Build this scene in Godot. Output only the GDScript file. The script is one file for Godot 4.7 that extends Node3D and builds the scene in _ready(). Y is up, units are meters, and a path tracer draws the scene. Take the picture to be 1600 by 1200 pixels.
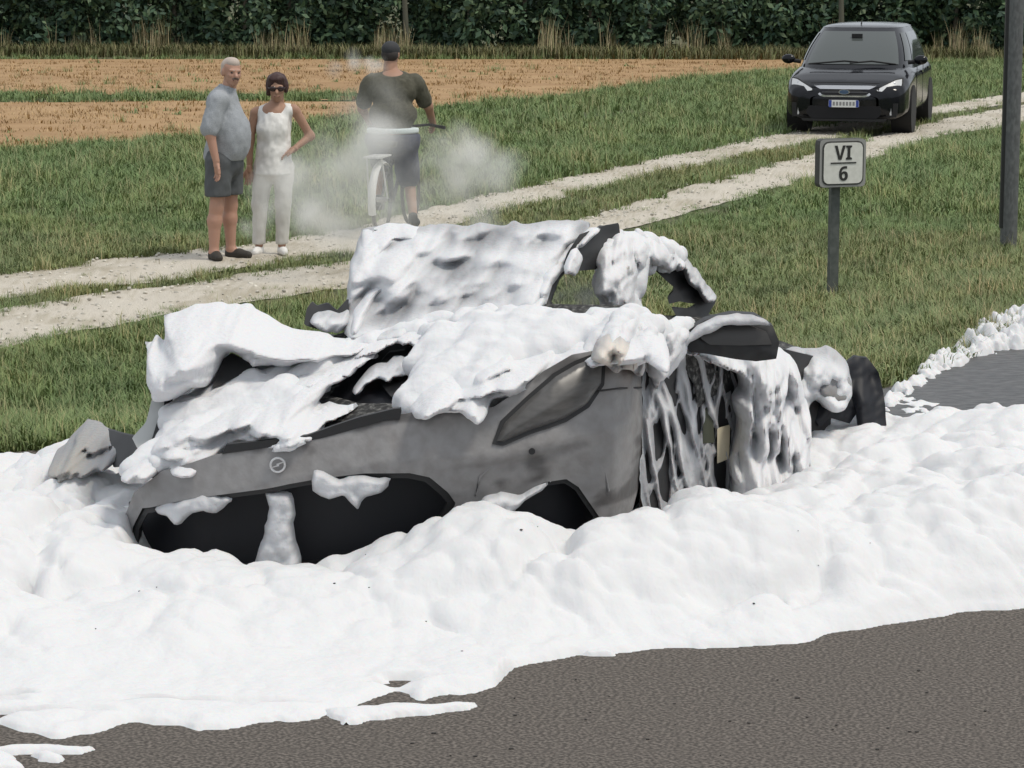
extends Node3D

var noise := FastNoiseLite.new()      # soft noise
var cells := FastNoiseLite.new()      # rounded cells, for billows
var rng := RandomNumberGenerator.new()
var M := {}
var used := {}

# ---------------------------------------------------------------- helpers

func numbered(called: String) -> String:
	if not used.has(called):
		used[called] = 0
		return called
	used[called] += 1
	return "%s_%03d" % [called, used[called]]

func tag(o: Node, label: String, category := "", group := "", kind := "") -> Node:
	if label: o.set_meta("label", label)
	if category: o.set_meta("category", category)
	if group: o.set_meta("group", group)
	if kind: o.set_meta("kind", kind)
	return o

func thing(called: String, label: String, category: String, at := Vector3.ZERO, turn := 0.0, group := "") -> Node3D:
	var o := Node3D.new()
	o.name = numbered(called)
	add_child(o)
	o.position = at
	o.rotation.y = turn
	tag(o, label, category, group)
	return o

func obj(called: String, mesh: Mesh, material: Material, parent: Node = null, at := Vector3.ZERO, rot := Vector3.ZERO) -> MeshInstance3D:
	var o := MeshInstance3D.new()
	o.mesh = mesh
	if material: o.material_override = material
	o.position = at
	o.rotation = rot
	if parent:
		o.name = called
		parent.add_child(o, true)
	else:
		o.name = numbered(called)
		add_child(o)
	return o

func struct(called: String, mesh: Mesh, material: Material) -> MeshInstance3D:
	var o := obj(called, mesh, material)
	o.set_meta("kind", "structure")
	return o

func lin(r: float, g: float, b: float) -> Color:
	return Color(r, g, b).linear_to_srgb()

func mat(c: Color, rough := 0.8, metal := 0.0) -> StandardMaterial3D:
	var m := StandardMaterial3D.new()
	m.albedo_color = c
	m.roughness = rough
	m.metallic = metal
	return m

func vmat(rough := 0.9) -> StandardMaterial3D:
	var m := mat(Color.WHITE, rough)
	m.vertex_color_use_as_albedo = true
	return m

func bumpy(m: StandardMaterial3D, freq: float, depth_cm: float, scale := 1.0, octaves := 4, type := FastNoiseLite.TYPE_SIMPLEX_SMOOTH) -> StandardMaterial3D:
	var n := FastNoiseLite.new()
	n.noise_type = type
	n.frequency = freq
	n.fractal_octaves = octaves
	n.seed = 5
	var t := NoiseTexture2D.new()
	t.width = 512
	t.height = 512
	t.seamless = true
	t.noise = n
	m.heightmap_enabled = true
	m.heightmap_texture = t
	m.heightmap_scale = depth_cm
	m.uv1_triplanar = true
	m.uv1_world_triplanar = true
	m.uv1_scale = Vector3.ONE * scale
	return m

func mottled(m: StandardMaterial3D, a: Color, b: Color, freq: float, octaves := 5, type := FastNoiseLite.TYPE_SIMPLEX_SMOOTH, offs: Array = [0.25, 0.75]) -> StandardMaterial3D:
	m.albedo_color = Color.WHITE
	var n := FastNoiseLite.new()
	n.noise_type = type
	n.frequency = freq
	n.fractal_octaves = octaves
	n.seed = 11
	var g := Gradient.new()
	g.set_color(0, a); g.set_color(1, b)
	g.set_offset(0, offs[0]); g.set_offset(1, offs[1])
	var t := NoiseTexture2D.new()
	t.width = 512
	t.height = 512
	t.seamless = true
	t.noise = n
	t.color_ramp = g
	m.albedo_texture = t
	m.uv1_triplanar = true
	m.uv1_world_triplanar = true
	return m

# a grid of (nu+1)*(nv+1) points as one smooth mesh
func grid(nu: int, nv: int, pos: Callable, col = null) -> ArrayMesh:
	var v := PackedVector3Array(); var n := PackedVector3Array(); var c := PackedColorArray(); var ix := PackedInt32Array()
	v.resize((nu + 1) * (nv + 1)); n.resize(v.size()); c.resize(v.size())
	for j in nv + 1:
		for i in nu + 1:
			var p: Vector3 = pos.call(float(i) / nu, float(j) / nv)
			v[j * (nu + 1) + i] = p
			if col != null: c[j * (nu + 1) + i] = col.call(p)
	for j in nv:
		for i in nu:
			var a := j * (nu + 1) + i
			ix.append_array([a, a + 1, a + nu + 1, a + 1, a + nu + 2, a + nu + 1])
	return pack(v, ix, c if col != null else PackedColorArray())

# indexed triangles with smooth normals (front faces clockwise)
func pack(v: PackedVector3Array, ix: PackedInt32Array, c := PackedColorArray()) -> ArrayMesh:
	var n := PackedVector3Array(); n.resize(v.size())
	for k in range(0, ix.size(), 3):
		var a := ix[k]; var b := ix[k + 1]; var d := ix[k + 2]
		var f := (v[d] - v[a]).cross(v[b] - v[a])
		n[a] += f; n[b] += f; n[d] += f
	for k in n.size():
		n[k] = n[k].normalized() if n[k].length_squared() > 0.0 else Vector3.UP
	var arr := []
	arr.resize(Mesh.ARRAY_MAX)
	arr[Mesh.ARRAY_VERTEX] = v; arr[Mesh.ARRAY_NORMAL] = n; arr[Mesh.ARRAY_INDEX] = ix
	if c.size(): arr[Mesh.ARRAY_COLOR] = c
	var m := ArrayMesh.new()
	m.add_surface_from_arrays(Mesh.PRIMITIVE_TRIANGLES, arr)
	return m

func pg(a: Array) -> PackedVector2Array:
	var p := PackedVector2Array()
	for k in range(0, a.size(), 2): p.append(Vector2(a[k], a[k + 1]))
	return p

func lookup(table: PackedVector2Array, x: float) -> float:
	var n := table.size()
	if x <= table[0].x: return table[0].y
	for k in range(1, n):
		if x <= table[k].x:
			var t := (x - table[k - 1].x) / (table[k].x - table[k - 1].x)
			return lerpf(table[k - 1].y, table[k].y, t)
	return table[n - 1].y

func dist_to(p: Vector2, poly: PackedVector2Array, closed := true) -> float:
	var best := 1e9
	var n := poly.size()
	for k in (n if closed else n - 1):
		var q := Geometry2D.get_closest_point_to_segment(p, poly[k], poly[(k + 1) % n])
		best = minf(best, p.distance_squared_to(q))
	return sqrt(best)

func nearest_on(p: Vector2, polys: Array) -> Vector2:
	var best := 1e9
	var at := p
	for poly: PackedVector2Array in polys:
		var n := poly.size()
		for k in n:
			var q := Geometry2D.get_closest_point_to_segment(p, poly[k], poly[(k + 1) % n])
			var d := p.distance_squared_to(q)
			if d < best:
				best = d
				at = q
	return at

# soft rounded lumps, 0..1
func billow(x: float, y: float, z := 0.0) -> float:
	var d := cells.get_noise_3d(x, y, z) + 1.0
	return sqrt(maxf(0.0, 1.0 - minf(1.0, d * d * 1.3)))

# ---------------------------------------------------------------- the lie of the land

var road_edge := pg([-60, 13, -14, -6.4, -5, -11.1, -2.4, -12.5, 0, -13.5, 2.0, -14.4, 2.6, -15.4, 3.3, -17.0, 5.0, -20.2, 8, -25, 30, -58])
var rut_far := [pg([-16, -16.0, -8.5, -19.4, -4.24, -22.1, -2.85, -23.79, -1.54, -25.74, -0.69, -28.4, 0.37, -31.0, 1.65, -34.3, 4.12, -40.0, 7.66, -47.6, 9.77, -51.5, 20, -70]),
	pg([-15.4, -14.5, -8.0, -17.9, -3.96, -20.64, -2.65, -22.1, -1.42, -23.79, -0.63, -26.36, 0.34, -28.78, 1.53, -32.0, 3.72, -36.6, 7.2, -45.0, 9.15, -48.4, 19, -66])]
var rut_near := [pg([-14.8, -13.2, -7.6, -17.0, -3.78, -19.7, -2.8, -21.24, -1.47, -22.8, 0.0, -25.2, 0.86, -27.2, 1.79, -29.8, 3.91, -35.4, 5.27, -38.9, 7.05, -43.4, 8.95, -47.0, 18.4, -64]),
	pg([-14.4, -11.8, -7.2, -15.4, -3.48, -18.06, -2.6, -19.7, -1.38, -21.24, 0.0, -23.4, 0.81, -25.4, 1.57, -27.0, 3.42, -31.6, 4.54, -34.65, 6.31, -39.6, 7.95, -42.2, 17, -58])]
var ruts := []                        # the same as closed outlines
var stubble_edge := pg([-60, -33.6, -14, -34.2, -6.7, -35.4, -5.09, -38.0, -4.2, -38.4, -3, -43.0, -1.14, -46.6, 1.5, -51.5, 4, -57.5, 6.3, -61.3, 11, -67, 20, -75, 60, -80])

func off_road(x: float, z: float) -> float:      # metres beyond the road's far edge, negative on the road
	var d := dist_to(Vector2(x, z), road_edge, false)
	return d if z < lookup(road_edge, x) else -d

func ground_y(x: float, z: float) -> float:
	if z < -31.0: return -0.3
	var d := off_road(x, z)
	if d < 0.0: return -0.03
	return lerpf(-0.012, -0.3, smoothstep(0.0, 2.6, d)) + 0.03 * noise.get_noise_2d(x * 60.0, z * 60.0) * smoothstep(0.0, 0.6, d)

func in_rut(x: float, z: float) -> bool:
	var w := 0.16 * noise.get_noise_2d(x * 90.0, z * 90.0) + 0.1 * noise.get_noise_2d(x * 320.0 + 50.0, z * 320.0)
	var p := Vector2(x + w, z + w * 1.5)
	return Geometry2D.is_point_in_polygon(p, ruts[0]) or Geometry2D.is_point_in_polygon(p, ruts[1])

func in_stubble(x: float, z: float) -> bool:
	var w := noise.get_noise_2d(x * 30.0, z * 30.0) * 0.8
	if z + w > lookup(stubble_edge, x) or z < -67.5: return false
	return not (x < -2.3 + 2.5 * noise.get_noise_2d(x * 40.0, z * 90.0) and absf(z + w * 0.5 + 49.4 + 0.12 * (x + 9.0) * 0.3) < 1.3)

func blades(count: int, h: float, w: float, lean: float, spread: float, colors: Array, sd: int) -> ArrayMesh:
	var r := RandomNumberGenerator.new(); r.seed = sd
	var v := PackedVector3Array(); var n := PackedVector3Array(); var c := PackedColorArray(); var ix := PackedInt32Array()
	for k in count:
		var a := r.randf() * TAU
		var o := Vector3(cos(a), 0, sin(a)) * spread * sqrt(r.randf())
		var b := r.randf() * TAU
		var dir := Vector3(cos(b), 0, sin(b))
		var side := Vector3(-dir.z, 0, dir.x) * w * r.randf_range(0.6, 1.2) * 0.5
		var hh := h * r.randf_range(0.55, 1.15)
		var l := lean * r.randf_range(0.2, 1.3) * hh
		var col: Color = colors[r.randi() % colors.size()]
		col = col * r.randf_range(0.75, 1.25)
		var s := v.size()
		v.append_array([o - side, o + side, o + dir * l * 0.3 + Vector3(0, hh * 0.55, 0) - side * 0.8, o + dir * l * 0.3 + Vector3(0, hh * 0.55, 0) + side * 0.8, o + dir * l + Vector3(0, hh * (1.0 - 0.25 * lean), 0)])
		var nn := (dir * -0.5 + Vector3.UP * 0.8).normalized()
		for q in 5:
			n.append(nn)
			c.append(col)
		ix.append_array([s, s + 2, s + 1, s + 1, s + 2, s + 3, s + 2, s + 4, s + 3])
	var arr := []
	arr.resize(Mesh.ARRAY_MAX)
	arr[Mesh.ARRAY_VERTEX] = v; arr[Mesh.ARRAY_NORMAL] = n; arr[Mesh.ARRAY_COLOR] = c; arr[Mesh.ARRAY_INDEX] = ix
	var m := ArrayMesh.new()
	m.add_surface_from_arrays(Mesh.PRIMITIVE_TRIANGLES, arr)
	return m

func scatter(called: String, mesh: Mesh, material: Material, where: Array, label: String, category: String) -> MultiMeshInstance3D:
	var mm := MultiMesh.new()
	mm.transform_format = MultiMesh.TRANSFORM_3D
	mm.use_colors = true
	mm.mesh = mesh
	mm.instance_count = where.size()
	for k in where.size():
		mm.set_instance_transform(k, where[k][0])
		mm.set_instance_color(k, where[k][1])
	var o := MultiMeshInstance3D.new()
	o.multimesh = mm
	o.material_override = material
	o.name = numbered(called)
	add_child(o)
	tag(o, label, category, "", "stuff")
	return o

func tuft_at(x: float, z: float, s: float, tint: Color, flat := 1.0) -> Array:
	var b := Basis(Vector3.UP, rng.randf() * TAU).scaled(Vector3(s, s * flat, s))
	b = Basis(Vector3(1, 0, 0), rng.randf_range(-0.12, 0.12)) * b
	return [Transform3D(b, Vector3(x, ground_y(x, z) - 0.01, z)), tint]

# ---------------------------------------------------------------- setting

func _ready() -> void:
	var cam := Camera3D.new()
	cam.name = "camera"
	cam.position = Vector3(0, 2.33, 0)
	cam.rotation_degrees = Vector3(-9.1036, 0, 0)
	cam.fov = 16.2602
	cam.near = 0.2
	cam.far = 400.0
	add_child(cam)
	cam.current = true

	var sky_mat := ProceduralSkyMaterial.new()
	sky_mat.sky_top_color = Color(0.93, 0.95, 0.98)
	sky_mat.sky_horizon_color = Color(0.84, 0.87, 0.90)
	sky_mat.sky_curve = 0.25
	sky_mat.ground_horizon_color = Color(0.45, 0.46, 0.42)
	sky_mat.ground_bottom_color = Color(0.3, 0.3, 0.27)
	sky_mat.sun_angle_max = 1.0
	var sky := Sky.new()
	sky.sky_material = sky_mat
	var env := Environment.new()
	env.background_mode = Environment.BG_SKY
	env.sky = sky
	env.background_energy_multiplier = 0.70
	env.tonemap_mode = Environment.TONE_MAPPER_LINEAR
	env.tonemap_exposure = 1.30
	env.sdfgi_enabled = true
	env.ssao_enabled = true
	env.ssil_enabled = true


	var we := WorldEnvironment.new()
	we.name = "world_environment"
	we.environment = env
	add_child(we)

	var sun := DirectionalLight3D.new()
	sun.name = "sun"
	sun.rotation_degrees = Vector3(-62, 68, 0)
	sun.light_color = Color(1.0, 0.97, 0.92)
	sun.light_energy = 0.5
	sun.light_angular_distance = 14.0
	sun.shadow_enabled = true
	add_child(sun)

	noise.noise_type = FastNoiseLite.TYPE_SIMPLEX_SMOOTH
	noise.frequency = 0.01
	noise.fractal_octaves = 3
	noise.seed = 3
	cells.noise_type = FastNoiseLite.TYPE_CELLULAR
	cells.cellular_distance_function = FastNoiseLite.DISTANCE_EUCLIDEAN
	cells.cellular_return_type = FastNoiseLite.RETURN_DISTANCE
	cells.frequency = 1.0
	cells.fractal_type = FastNoiseLite.FRACTAL_NONE
	cells.seed = 8
	rng.seed = 21
	for r in [rut_far, rut_near]:
		var p := PackedVector2Array(r[0])
		var q := PackedVector2Array(r[1])
		q.reverse()
		p.append_array(q)
		ruts.append(p)
	var m1 := PackedVector2Array(rut_far[1])
	var m2 := PackedVector2Array(rut_near[0])
	m2.reverse()
	mid = m1
	mid.append_array(m2)

	land()
	vegetation()
	hedge()
	foam_ground()
	burnt_car()
	car_foam()
	roadside()
	black_car()
	people()
	smoke()

func land() -> void:
	var soil := func(p: Vector3) -> Color:
		var n := noise.get_noise_2d(p.x * 50.0, p.z * 50.0)
		var f := noise.get_noise_2d(p.x * 400.0, p.z * 400.0)
		var c := Color(0.060, 0.078, 0.030).lerp(Color(0.105, 0.098, 0.048), clampf(0.45 + n * 1.2 + f * 0.6, 0, 1))
		return c * (1.0 + 0.35 * f)
	var near := grid(180, 190, func(u, v): 
		var x := lerpf(-16.0, 16.0, u); var z := lerpf(2.0, -36.0, v)
		return Vector3(x, ground_y(x, z), z), soil)
	struct("ground", near, vmat(1.0))
	var far := grid(160, 120, func(u, v):
		var z := lerpf(-36.0, -110.0, v)
		return Vector3(lerpf(-60.0, 60.0, u), -0.3, z), soil)
	struct("field_ground", far, vmat(1.0))
	var wide := grid(24, 24, func(u, v):
		return Vector3(lerpf(-300, 300, u), -0.34, lerpf(150, -350, v)), soil)
	struct("terrain", wide, vmat(1.0))
	# stubble field
	var straw := func(p: Vector3) -> Color:
		var row := sin((p.z * 0.97 + p.x * 0.22) * 4.0 + noise.get_noise_2d(p.x * 30.0, p.z * 30.0) * 3.0)
		var f := noise.get_noise_2d(p.x * 130.0, p.z * 130.0)
		var g := noise.get_noise_2d(p.x * 14.0 + 9.0, p.z * 45.0)
		return Color(0.295, 0.178, 0.082).lerp(Color(0.38, 0.245, 0.122), clampf(0.5 + row * 0.22 + f * 0.5 + g * 0.9, 0, 1))
	var v := PackedVector3Array(); var c := PackedColorArray(); var ix := PackedInt32Array()
	var nx := 200; var nz := 130
	for j in nz + 1:
		for i in nx + 1:
			var p := Vector3(lerpf(-40, 24, float(i) / nx), -0.28, lerpf(-33, -67.5, float(j) / nz))
			v.append(p); c.append(straw.call(p))
	for j in nz:
		for i in nx:
			var a := j * (nx + 1) + i
			var m := (v[a] + v[a + nx + 2]) * 0.5
			if in_stubble(m.x, m.z): ix.append_array([a, a + 1, a + nx + 1, a + 1, a + nx + 2, a + nx + 1])
	struct("stubble_field", pack(v, ix, c), vmat(1.0))
	# road
	var asphalt := mat(Color.WHITE, 0.92)
	mottled(asphalt, lin(0.046, 0.039, 0.033), lin(0.168, 0.146, 0.126), 0.10, 4, FastNoiseLite.TYPE_SIMPLEX_SMOOTH, [0.22, 0.80])
	bumpy(asphalt, 0.13, 0.14, 1.0, 4)
	asphalt.uv1_scale = Vector3.ONE * 1.1
	var road := grid(300, 60, func(u, w):
		var x := lerpf(-40.0, 24.0, u)
		var far_z := lookup(road_edge, x) + 0.08 * noise.get_noise_2d(x * 120.0, 7.0)
		return Vector3(x, -0.004 if w > 0.97 else 0.0, lerpf(12.0, far_z, w)))
	struct("road", road, asphalt)
	# the far lane is wet with run-off from the foam
	var wet := mat(Color.WHITE, 0.45)
	mottled(wet, lin(0.028, 0.028, 0.028), lin(0.105, 0.104, 0.102), 0.025, 5)
	wet.uv1_scale = Vector3(0.6, 1, 2.2)
	bumpy(wet, 0.10, 0.12, 1.0, 3)
	wet.uv1_scale = Vector3(0.6, 1, 2.2)
	struct("wet_asphalt", grid(60, 40, func(u, w):
		var x := lerpf(1.2, 6.5, u)
		var top := lookup(road_edge, x) + 0.10 + 0.10 * noise.get_noise_2d(x * 200.0, 33.0) + 0.05 * noise.get_noise_2d(x * 900.0, 3.0)
		return Vector3(x, 0.004, lerpf(-12.2 + 0.15 * noise.get_noise_2d(x * 90.0, 3.0) - 0.25 * (x - 2.0), top, w))), wet)
	# wheel tracks of pale gravel
	var gravel := func(p: Vector3) -> Color:
		var n := noise.get_noise_2d(p.x * 90.0, p.z * 60.0)
		var f := noise.get_noise_2d(p.x * 700.0, p.z * 700.0)
		return Color(0.56, 0.515, 0.44).lerp(Color(0.40, 0.36, 0.28), clampf(0.15 + n * 1.3 + f * 0.9, 0, 1))
	for r in [rut_far, rut_near]:
		var rr := r as Array
		var strip := grid(900, 14, func(u, w):
			var pts: PackedVector2Array = rr[0]
			var k := minf(u * (pts.size() - 1), pts.size() - 1.001)
			var a := pts[int(k)].lerp(pts[int(k) + 1], k - int(k))
			pts = rr[1]
			var b := pts[int(k)].lerp(pts[int(k) + 1], k - int(k))
			var p := a.lerp(b, lerpf(-0.08, 1.08, w))
			var y := ground_y(p.x, p.y) + 0.022 - 0.03 * absf(w - 0.5) + 0.012 * noise.get_noise_2d(p.x * 300.0, p.y * 300.0)
			return Vector3(p.x, y, p.y), gravel)
		var gm := vmat(1.0)
		bumpy(gm, 0.06, 1.2, 1.5, 4)
		tag(struct("track", strip, gm), "")

func vegetation() -> void:
	var gm := vmat(0.75)
	gm.backlight_enabled = true
	gm.backlight = Color(0.25, 0.3, 0.12)
	var green := [Color(0.175, 0.232, 0.092), Color(0.21, 0.255, 0.11), Color(0.145, 0.20, 0.083), Color(0.235, 0.255, 0.125)]
	var dry := [Color(0.30, 0.27, 0.15), Color(0.25, 0.24, 0.12), Color(0.22, 0.235, 0.11)]
	var meshes := [blades(26, 0.16, 0.007, 0.85, 0.11, green, 1), blades(26, 0.12, 0.010, 1.15, 0.12, green, 2), blades(9, 0.23, 0.005, 0.6, 0.10, dry + [green[1]], 3), blades(14, 0.12, 0.020, 0.95, 0.11, green, 4)]
	var spots := [[], [], [], []]
	var bands := [[-12.0, -19.0, 300.0], [-19.0, -27.0, 190.0], [-27.0, -38.0, 100.0], [-38.0, -68.0, 28.0]]
	for b in bands:
		var z0: float = b[0]; var z1: float = b[1]
		var w0 := 0.235 * -z1 + 2.2
		var n := int((z0 - z1) * 2.0 * w0 * b[2])
		for k in n:
			var z := rng.randf_range(z1, z0)
			var x := rng.randf_range(-w0, w0)
			if absf(x) > 0.235 * -z + 2.0: continue
			if z > -31.0 and z > lookup(road_edge, x) - 0.05: continue
			if in_stubble(x, z) and rng.randf() < 0.985: continue
			if in_rut(x, z) and rng.randf() < 0.97: continue
			var e := noise.get_noise_2d(x * 45.0, z * 30.0)
			var f := noise.get_noise_2d(x * 140.0 + 30.0, z * 140.0)
			var between := Geometry2D.is_point_in_polygon(Vector2(x, z), mid)
			var d := clampf(0.32 + e * 0.9 + f * 0.5 + (0.25 if between else 0.0), 0.0, 1.0)
			var tint := Color(1, 1, 1).lerp(Color(1.18, 1.02, 0.95), d)
			tint = tint * (1.0 + 0.3 * f)
			var s := rng.randf_range(0.7, 1.3) * (1.0 + 0.25 * e)
			if z > -27.0: s *= 0.72
			if between: s *= 0.75
			elif in_rut(x, z - 0.45) or in_rut(x, z - 0.9): s *= 0.5
			if x < -0.5 and z > -20.0: tint = tint * Color(0.85, 0.95, 0.85)
			if z < -25.0 and not between: s *= lerpf(0.8, 1.15, smoothstep(-25.0, -33.0, z)); tint = tint * Color(0.88, 1.0, 0.92)
			var q := rng.randf()
			var kind := 0 if q < 0.45 else 1 if q < 0.68 else 3 if q < 0.93 - d * 0.12 else 2
			spots[kind].append(tuft_at(x, z, s, tint))
	scatter("grass", meshes[0], gm, spots[0], "green fine-bladed grass growing on the verge and beside the gravel track", "grass")
	scatter("short_grass", meshes[1], gm, spots[1], "short bent grass filling the gaps low in the verge", "grass")
	scatter("dry_grass", meshes[2], gm, spots[2], "thin straw-coloured stems standing out of the green grass", "dry grass")
	scatter("weeds", meshes[3], gm, spots[3], "broad-leaved low weeds among the grass", "weeds")
	# straw
	var sm := blades(14, 0.10, 0.014, 0.8, 0.18, [Color(0.36, 0.235, 0.115), Color(0.32, 0.205, 0.098), Color(0.41, 0.285, 0.15)], 7)
	var st := []
	for k in 13500:
		var z := rng.randf_range(-67.0, -33.0)
		var w1 := 0.235 * -z + 2.5
		var x := rng.randf_range(-w1, w1)
		if not in_stubble(x, z): continue
		if sin((z * 0.97 + x * 0.22) * 4.0 + noise.get_noise_2d(x * 30.0, z * 30.0) * 3.0) < rng.randf_range(-1.3, 0.7): continue
		st.append(tuft_at(x, z, rng.randf_range(0.6, 1.3), Color.WHITE * rng.randf_range(0.8, 1.15)))
	scatter("straw_stubble", sm, gm, st, "cut orange-brown straw stubble covering the harvested field", "stubble")
	# loose stones on the wheel tracks
	var stone := SphereMesh.new()
	stone.radius = 0.014; stone.height = 0.019; stone.radial_segments = 6; stone.rings = 3
	var ps := []
	for k in 16000:
		var z := rng.randf_range(-50.0, -15.0)
		var w2 := 0.19 * -z + 1.5
		var x := rng.randf_range(-w2, w2)
		if not in_rut(x, z): continue
		var b := Basis.from_euler(Vector3(rng.randf(), rng.randf() * TAU, rng.randf())).scaled(Vector3(1, 0.8, 1) * rng.randf_range(0.4, 1.6))
		ps.append([Transform3D(b, Vector3(x, ground_y(x, z) + 0.02, z)), Color(1, 1, 1) * rng.randf_range(0.6, 1.15)])
	var pm := vmat(0.95)
	pm.albedo_color = lin(0.58, 0.55, 0.48)
	scatter("gravel", stone, pm, ps, "pale loose stones lying in the two wheel tracks", "gravel")

var mid := PackedVector2Array()

func leaf_cloud(count: int, rx: float, ry: float, rz: float, size: float, colors: Array, sd: int) -> ArrayMesh:
	var r := RandomNumberGenerator.new(); r.seed = sd
	var lumps := []
	for k in 26:
		var d := Vector3(r.randfn(), r.randfn(), r.randfn()).normalized()
		lumps.append([Vector3(d.x * rx, d.y * ry, d.z * rz) * r.randf_range(0.35, 0.85), r.randf_range(0.35, 0.65)])
	var v := PackedVector3Array(); var n := PackedVector3Array(); var c := PackedColorArray(); var ix := PackedInt32Array()
	for k in count:
		var l: Array = lumps[r.randi() % lumps.size()]
		var d := Vector3(r.randfn(), r.randfn(), r.randfn()).normalized()
		var p: Vector3 = l[0] + d * l[1] * pow(r.randf(), 0.4)
		var nn := (d + Vector3(r.randfn(), r.randfn(), r.randfn()) * 0.5 + Vector3.UP * 0.4).normalized()
		var t := nn.cross(Vector3(r.randfn(), r.randfn(), r.randfn())).normalized()
		var b := nn.cross(t)
		var s := size * r.randf_range(0.6, 1.3)
		var col: Color = colors[r.randi() % colors.size()] * r.randf_range(0.7, 1.3)
		var q := v.size()
		v.append_array([p - t * s, p + b * s * 0.5 + nn * s * 0.12, p + t * s, p - b * s * 0.5 + nn * s * 0.12])
		for w in 4:
			n.append(nn); c.append(col)
		ix.append_array([q, q + 1, q + 2, q, q + 2, q + 3])
	var arr := []
	arr.resize(Mesh.ARRAY_MAX)
	arr[Mesh.ARRAY_VERTEX] = v; arr[Mesh.ARRAY_NORMAL] = n; arr[Mesh.ARRAY_COLOR] = c; arr[Mesh.ARRAY_INDEX] = ix
	var m := ArrayMesh.new()
	m.add_surface_from_arrays(Mesh.PRIMITIVE_TRIANGLES, arr)
	return m

func hedge() -> void:
	var lm := vmat(0.65)
	lm.backlight_enabled = true
	lm.backlight = Color(0.12, 0.16, 0.06)
	var greens := [Color(0.046, 0.092, 0.048), Color(0.070, 0.125, 0.060), Color(0.036, 0.076, 0.048), Color(0.105, 0.160, 0.078)]
	var crowns := []
	for k in 4: crowns.append(leaf_cloud(3600, 1.45, 1.9, 1.1, 0.105, greens, 40 + k))
	var bark := mat(lin(0.14, 0.13, 0.10), 0.95)
	for k in 0: pass
	var trunk := CylinderMesh.new()
	trunk.top_radius = 0.05; trunk.bottom_radius = 0.08; trunk.height = 3.0; trunk.radial_segments = 8; trunk.rings = 1
	var pale_bark := mat(lin(0.10, 0.10, 0.075), 0.95)
	var looks := ["dark glossy", "bluish dark", "dense mid-green", "loose light-edged", "bushy deep green", "narrow dark", "wide low-hanging"]
	var spots := []
	var x := -18.5
	while x < 18.5:
		spots.append(Vector2(x, -70.5 + 0.12 * x + rng.randf_range(-0.5, 0.5)))
		x += rng.randf_range(1.35, 1.8)
	var inside := []
	for p: Vector2 in spots: inside.append(p)
	var count := inside.size()
	for k in count:
		var p: Vector2 = inside[k]
		var place := "far left end of the hedge" if p.x < -12.5 else "far right end of the hedge" if p.x > 12.5 else ""
		var word: String = ["first", "second", "third", "fourth", "fifth", "sixth", "seventh", "eighth", "ninth", "tenth", "eleventh", "twelfth", "thirteenth", "fourteenth", "fifteenth", "sixteenth", "seventeenth", "eighteenth", "nineteenth", "twentieth", "twenty-first", "twenty-second", "twenty-third", "twenty-fourth", "twenty-fifth", "twenty-sixth", "twenty-seventh"][k]
		var t := thing("hedge_shrub", "%s shrub of the tall hedge behind the field, %s counted from the left" % [looks[k % 7], word], "shrub", Vector3(p.x, -0.3, p.y), 0.0, "shrubs of the tall hedge")
		obj("crown", crowns[k % 4], lm, t, Vector3(0, 1.5, 0), Vector3(0, rng.randf() * TAU, 0)).scale = Vector3(1, rng.randf_range(0.92, 1.08), 1)
		obj("trunk", trunk, pale_bark if k % 7 == 3 else bark, t, Vector3(rng.randf_range(-0.2, 0.2), 1.45, 1.25 if k % 7 == 3 else 0.0), Vector3(rng.randf_range(-0.05, 0.05), 0, rng.randf_range(-0.05, 0.05)))
	# a second, taller row behind shuts out the sky
	var back := leaf_cloud(5200, 2.2, 2.8, 1.2, 0.15, greens, 60)
	x = -20.0
	var far_count := 0
	while x < 20.0:
		far_count += 1
		var t := thing("tree", "tall dark tree in the row hidden behind the hedge shrubs", "tree", Vector3(x, -0.3, -74.5 + 0.12 * x), rng.randf() * TAU, "trees behind the hedge")
		obj("crown", back, lm, t, Vector3(0, 1.5, 0))
		obj("trunk", trunk, bark, t, Vector3(0, 1.4, 0))
		x += 2.6
	# dry reeds and rough grass along the foot
	var reed := blades(16, 1.0, 0.016, 0.25, 0.22, [Color(0.34, 0.29, 0.17), Color(0.26, 0.21, 0.12), Color(0.17, 0.17, 0.08)], 9)
	var rough := blades(26, 0.42, 0.02, 0.8, 0.30, [Color(0.10, 0.12, 0.045), Color(0.15, 0.15, 0.06), Color(0.19, 0.17, 0.085)], 10)
	var rm := vmat(0.85)
	var a := []; var b := []
	for k in 1900:
		var xx := rng.randf_range(-20, 20)
		var zz := -68.6 + 0.12 * xx + rng.randf_range(-0.8, 0.7)
		b.append(tuft_at(xx, zz, rng.randf_range(0.6, 1.2), Color.WHITE * rng.randf_range(0.7, 1.2)))
		var clump := noise.get_noise_2d(xx * 60.0, 5.0) + 0.6 * noise.get_noise_2d(xx * 200.0, 15.0)
		if clump > rng.randf_range(0.15, 0.85):
			a.append(tuft_at(xx, zz - 0.3, rng.randf_range(0.4, 1.0), Color.WHITE * rng.randf_range(0.7, 1.25), 1.0 + clump * 0.5))
	scatter("tall_dry_grass", reed, rm, a, "pale dead reeds standing in clumps along the foot of the hedge", "dry grass")
	scatter("rough_grass", rough, rm, b, "rough olive grass in a strip between the stubble and the hedge", "grass")


# ---------------------------------------------------------------- sheets and puffs over an elevation

func flat_depth(a: float, b: float, c: float) -> Callable:
	return func(x: float, y: float) -> float: return a + b * x + c * y

func curved_depth(t: PackedVector2Array) -> Callable:
	return func(x: float, y: float) -> float: return lookup(t, x)

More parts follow.
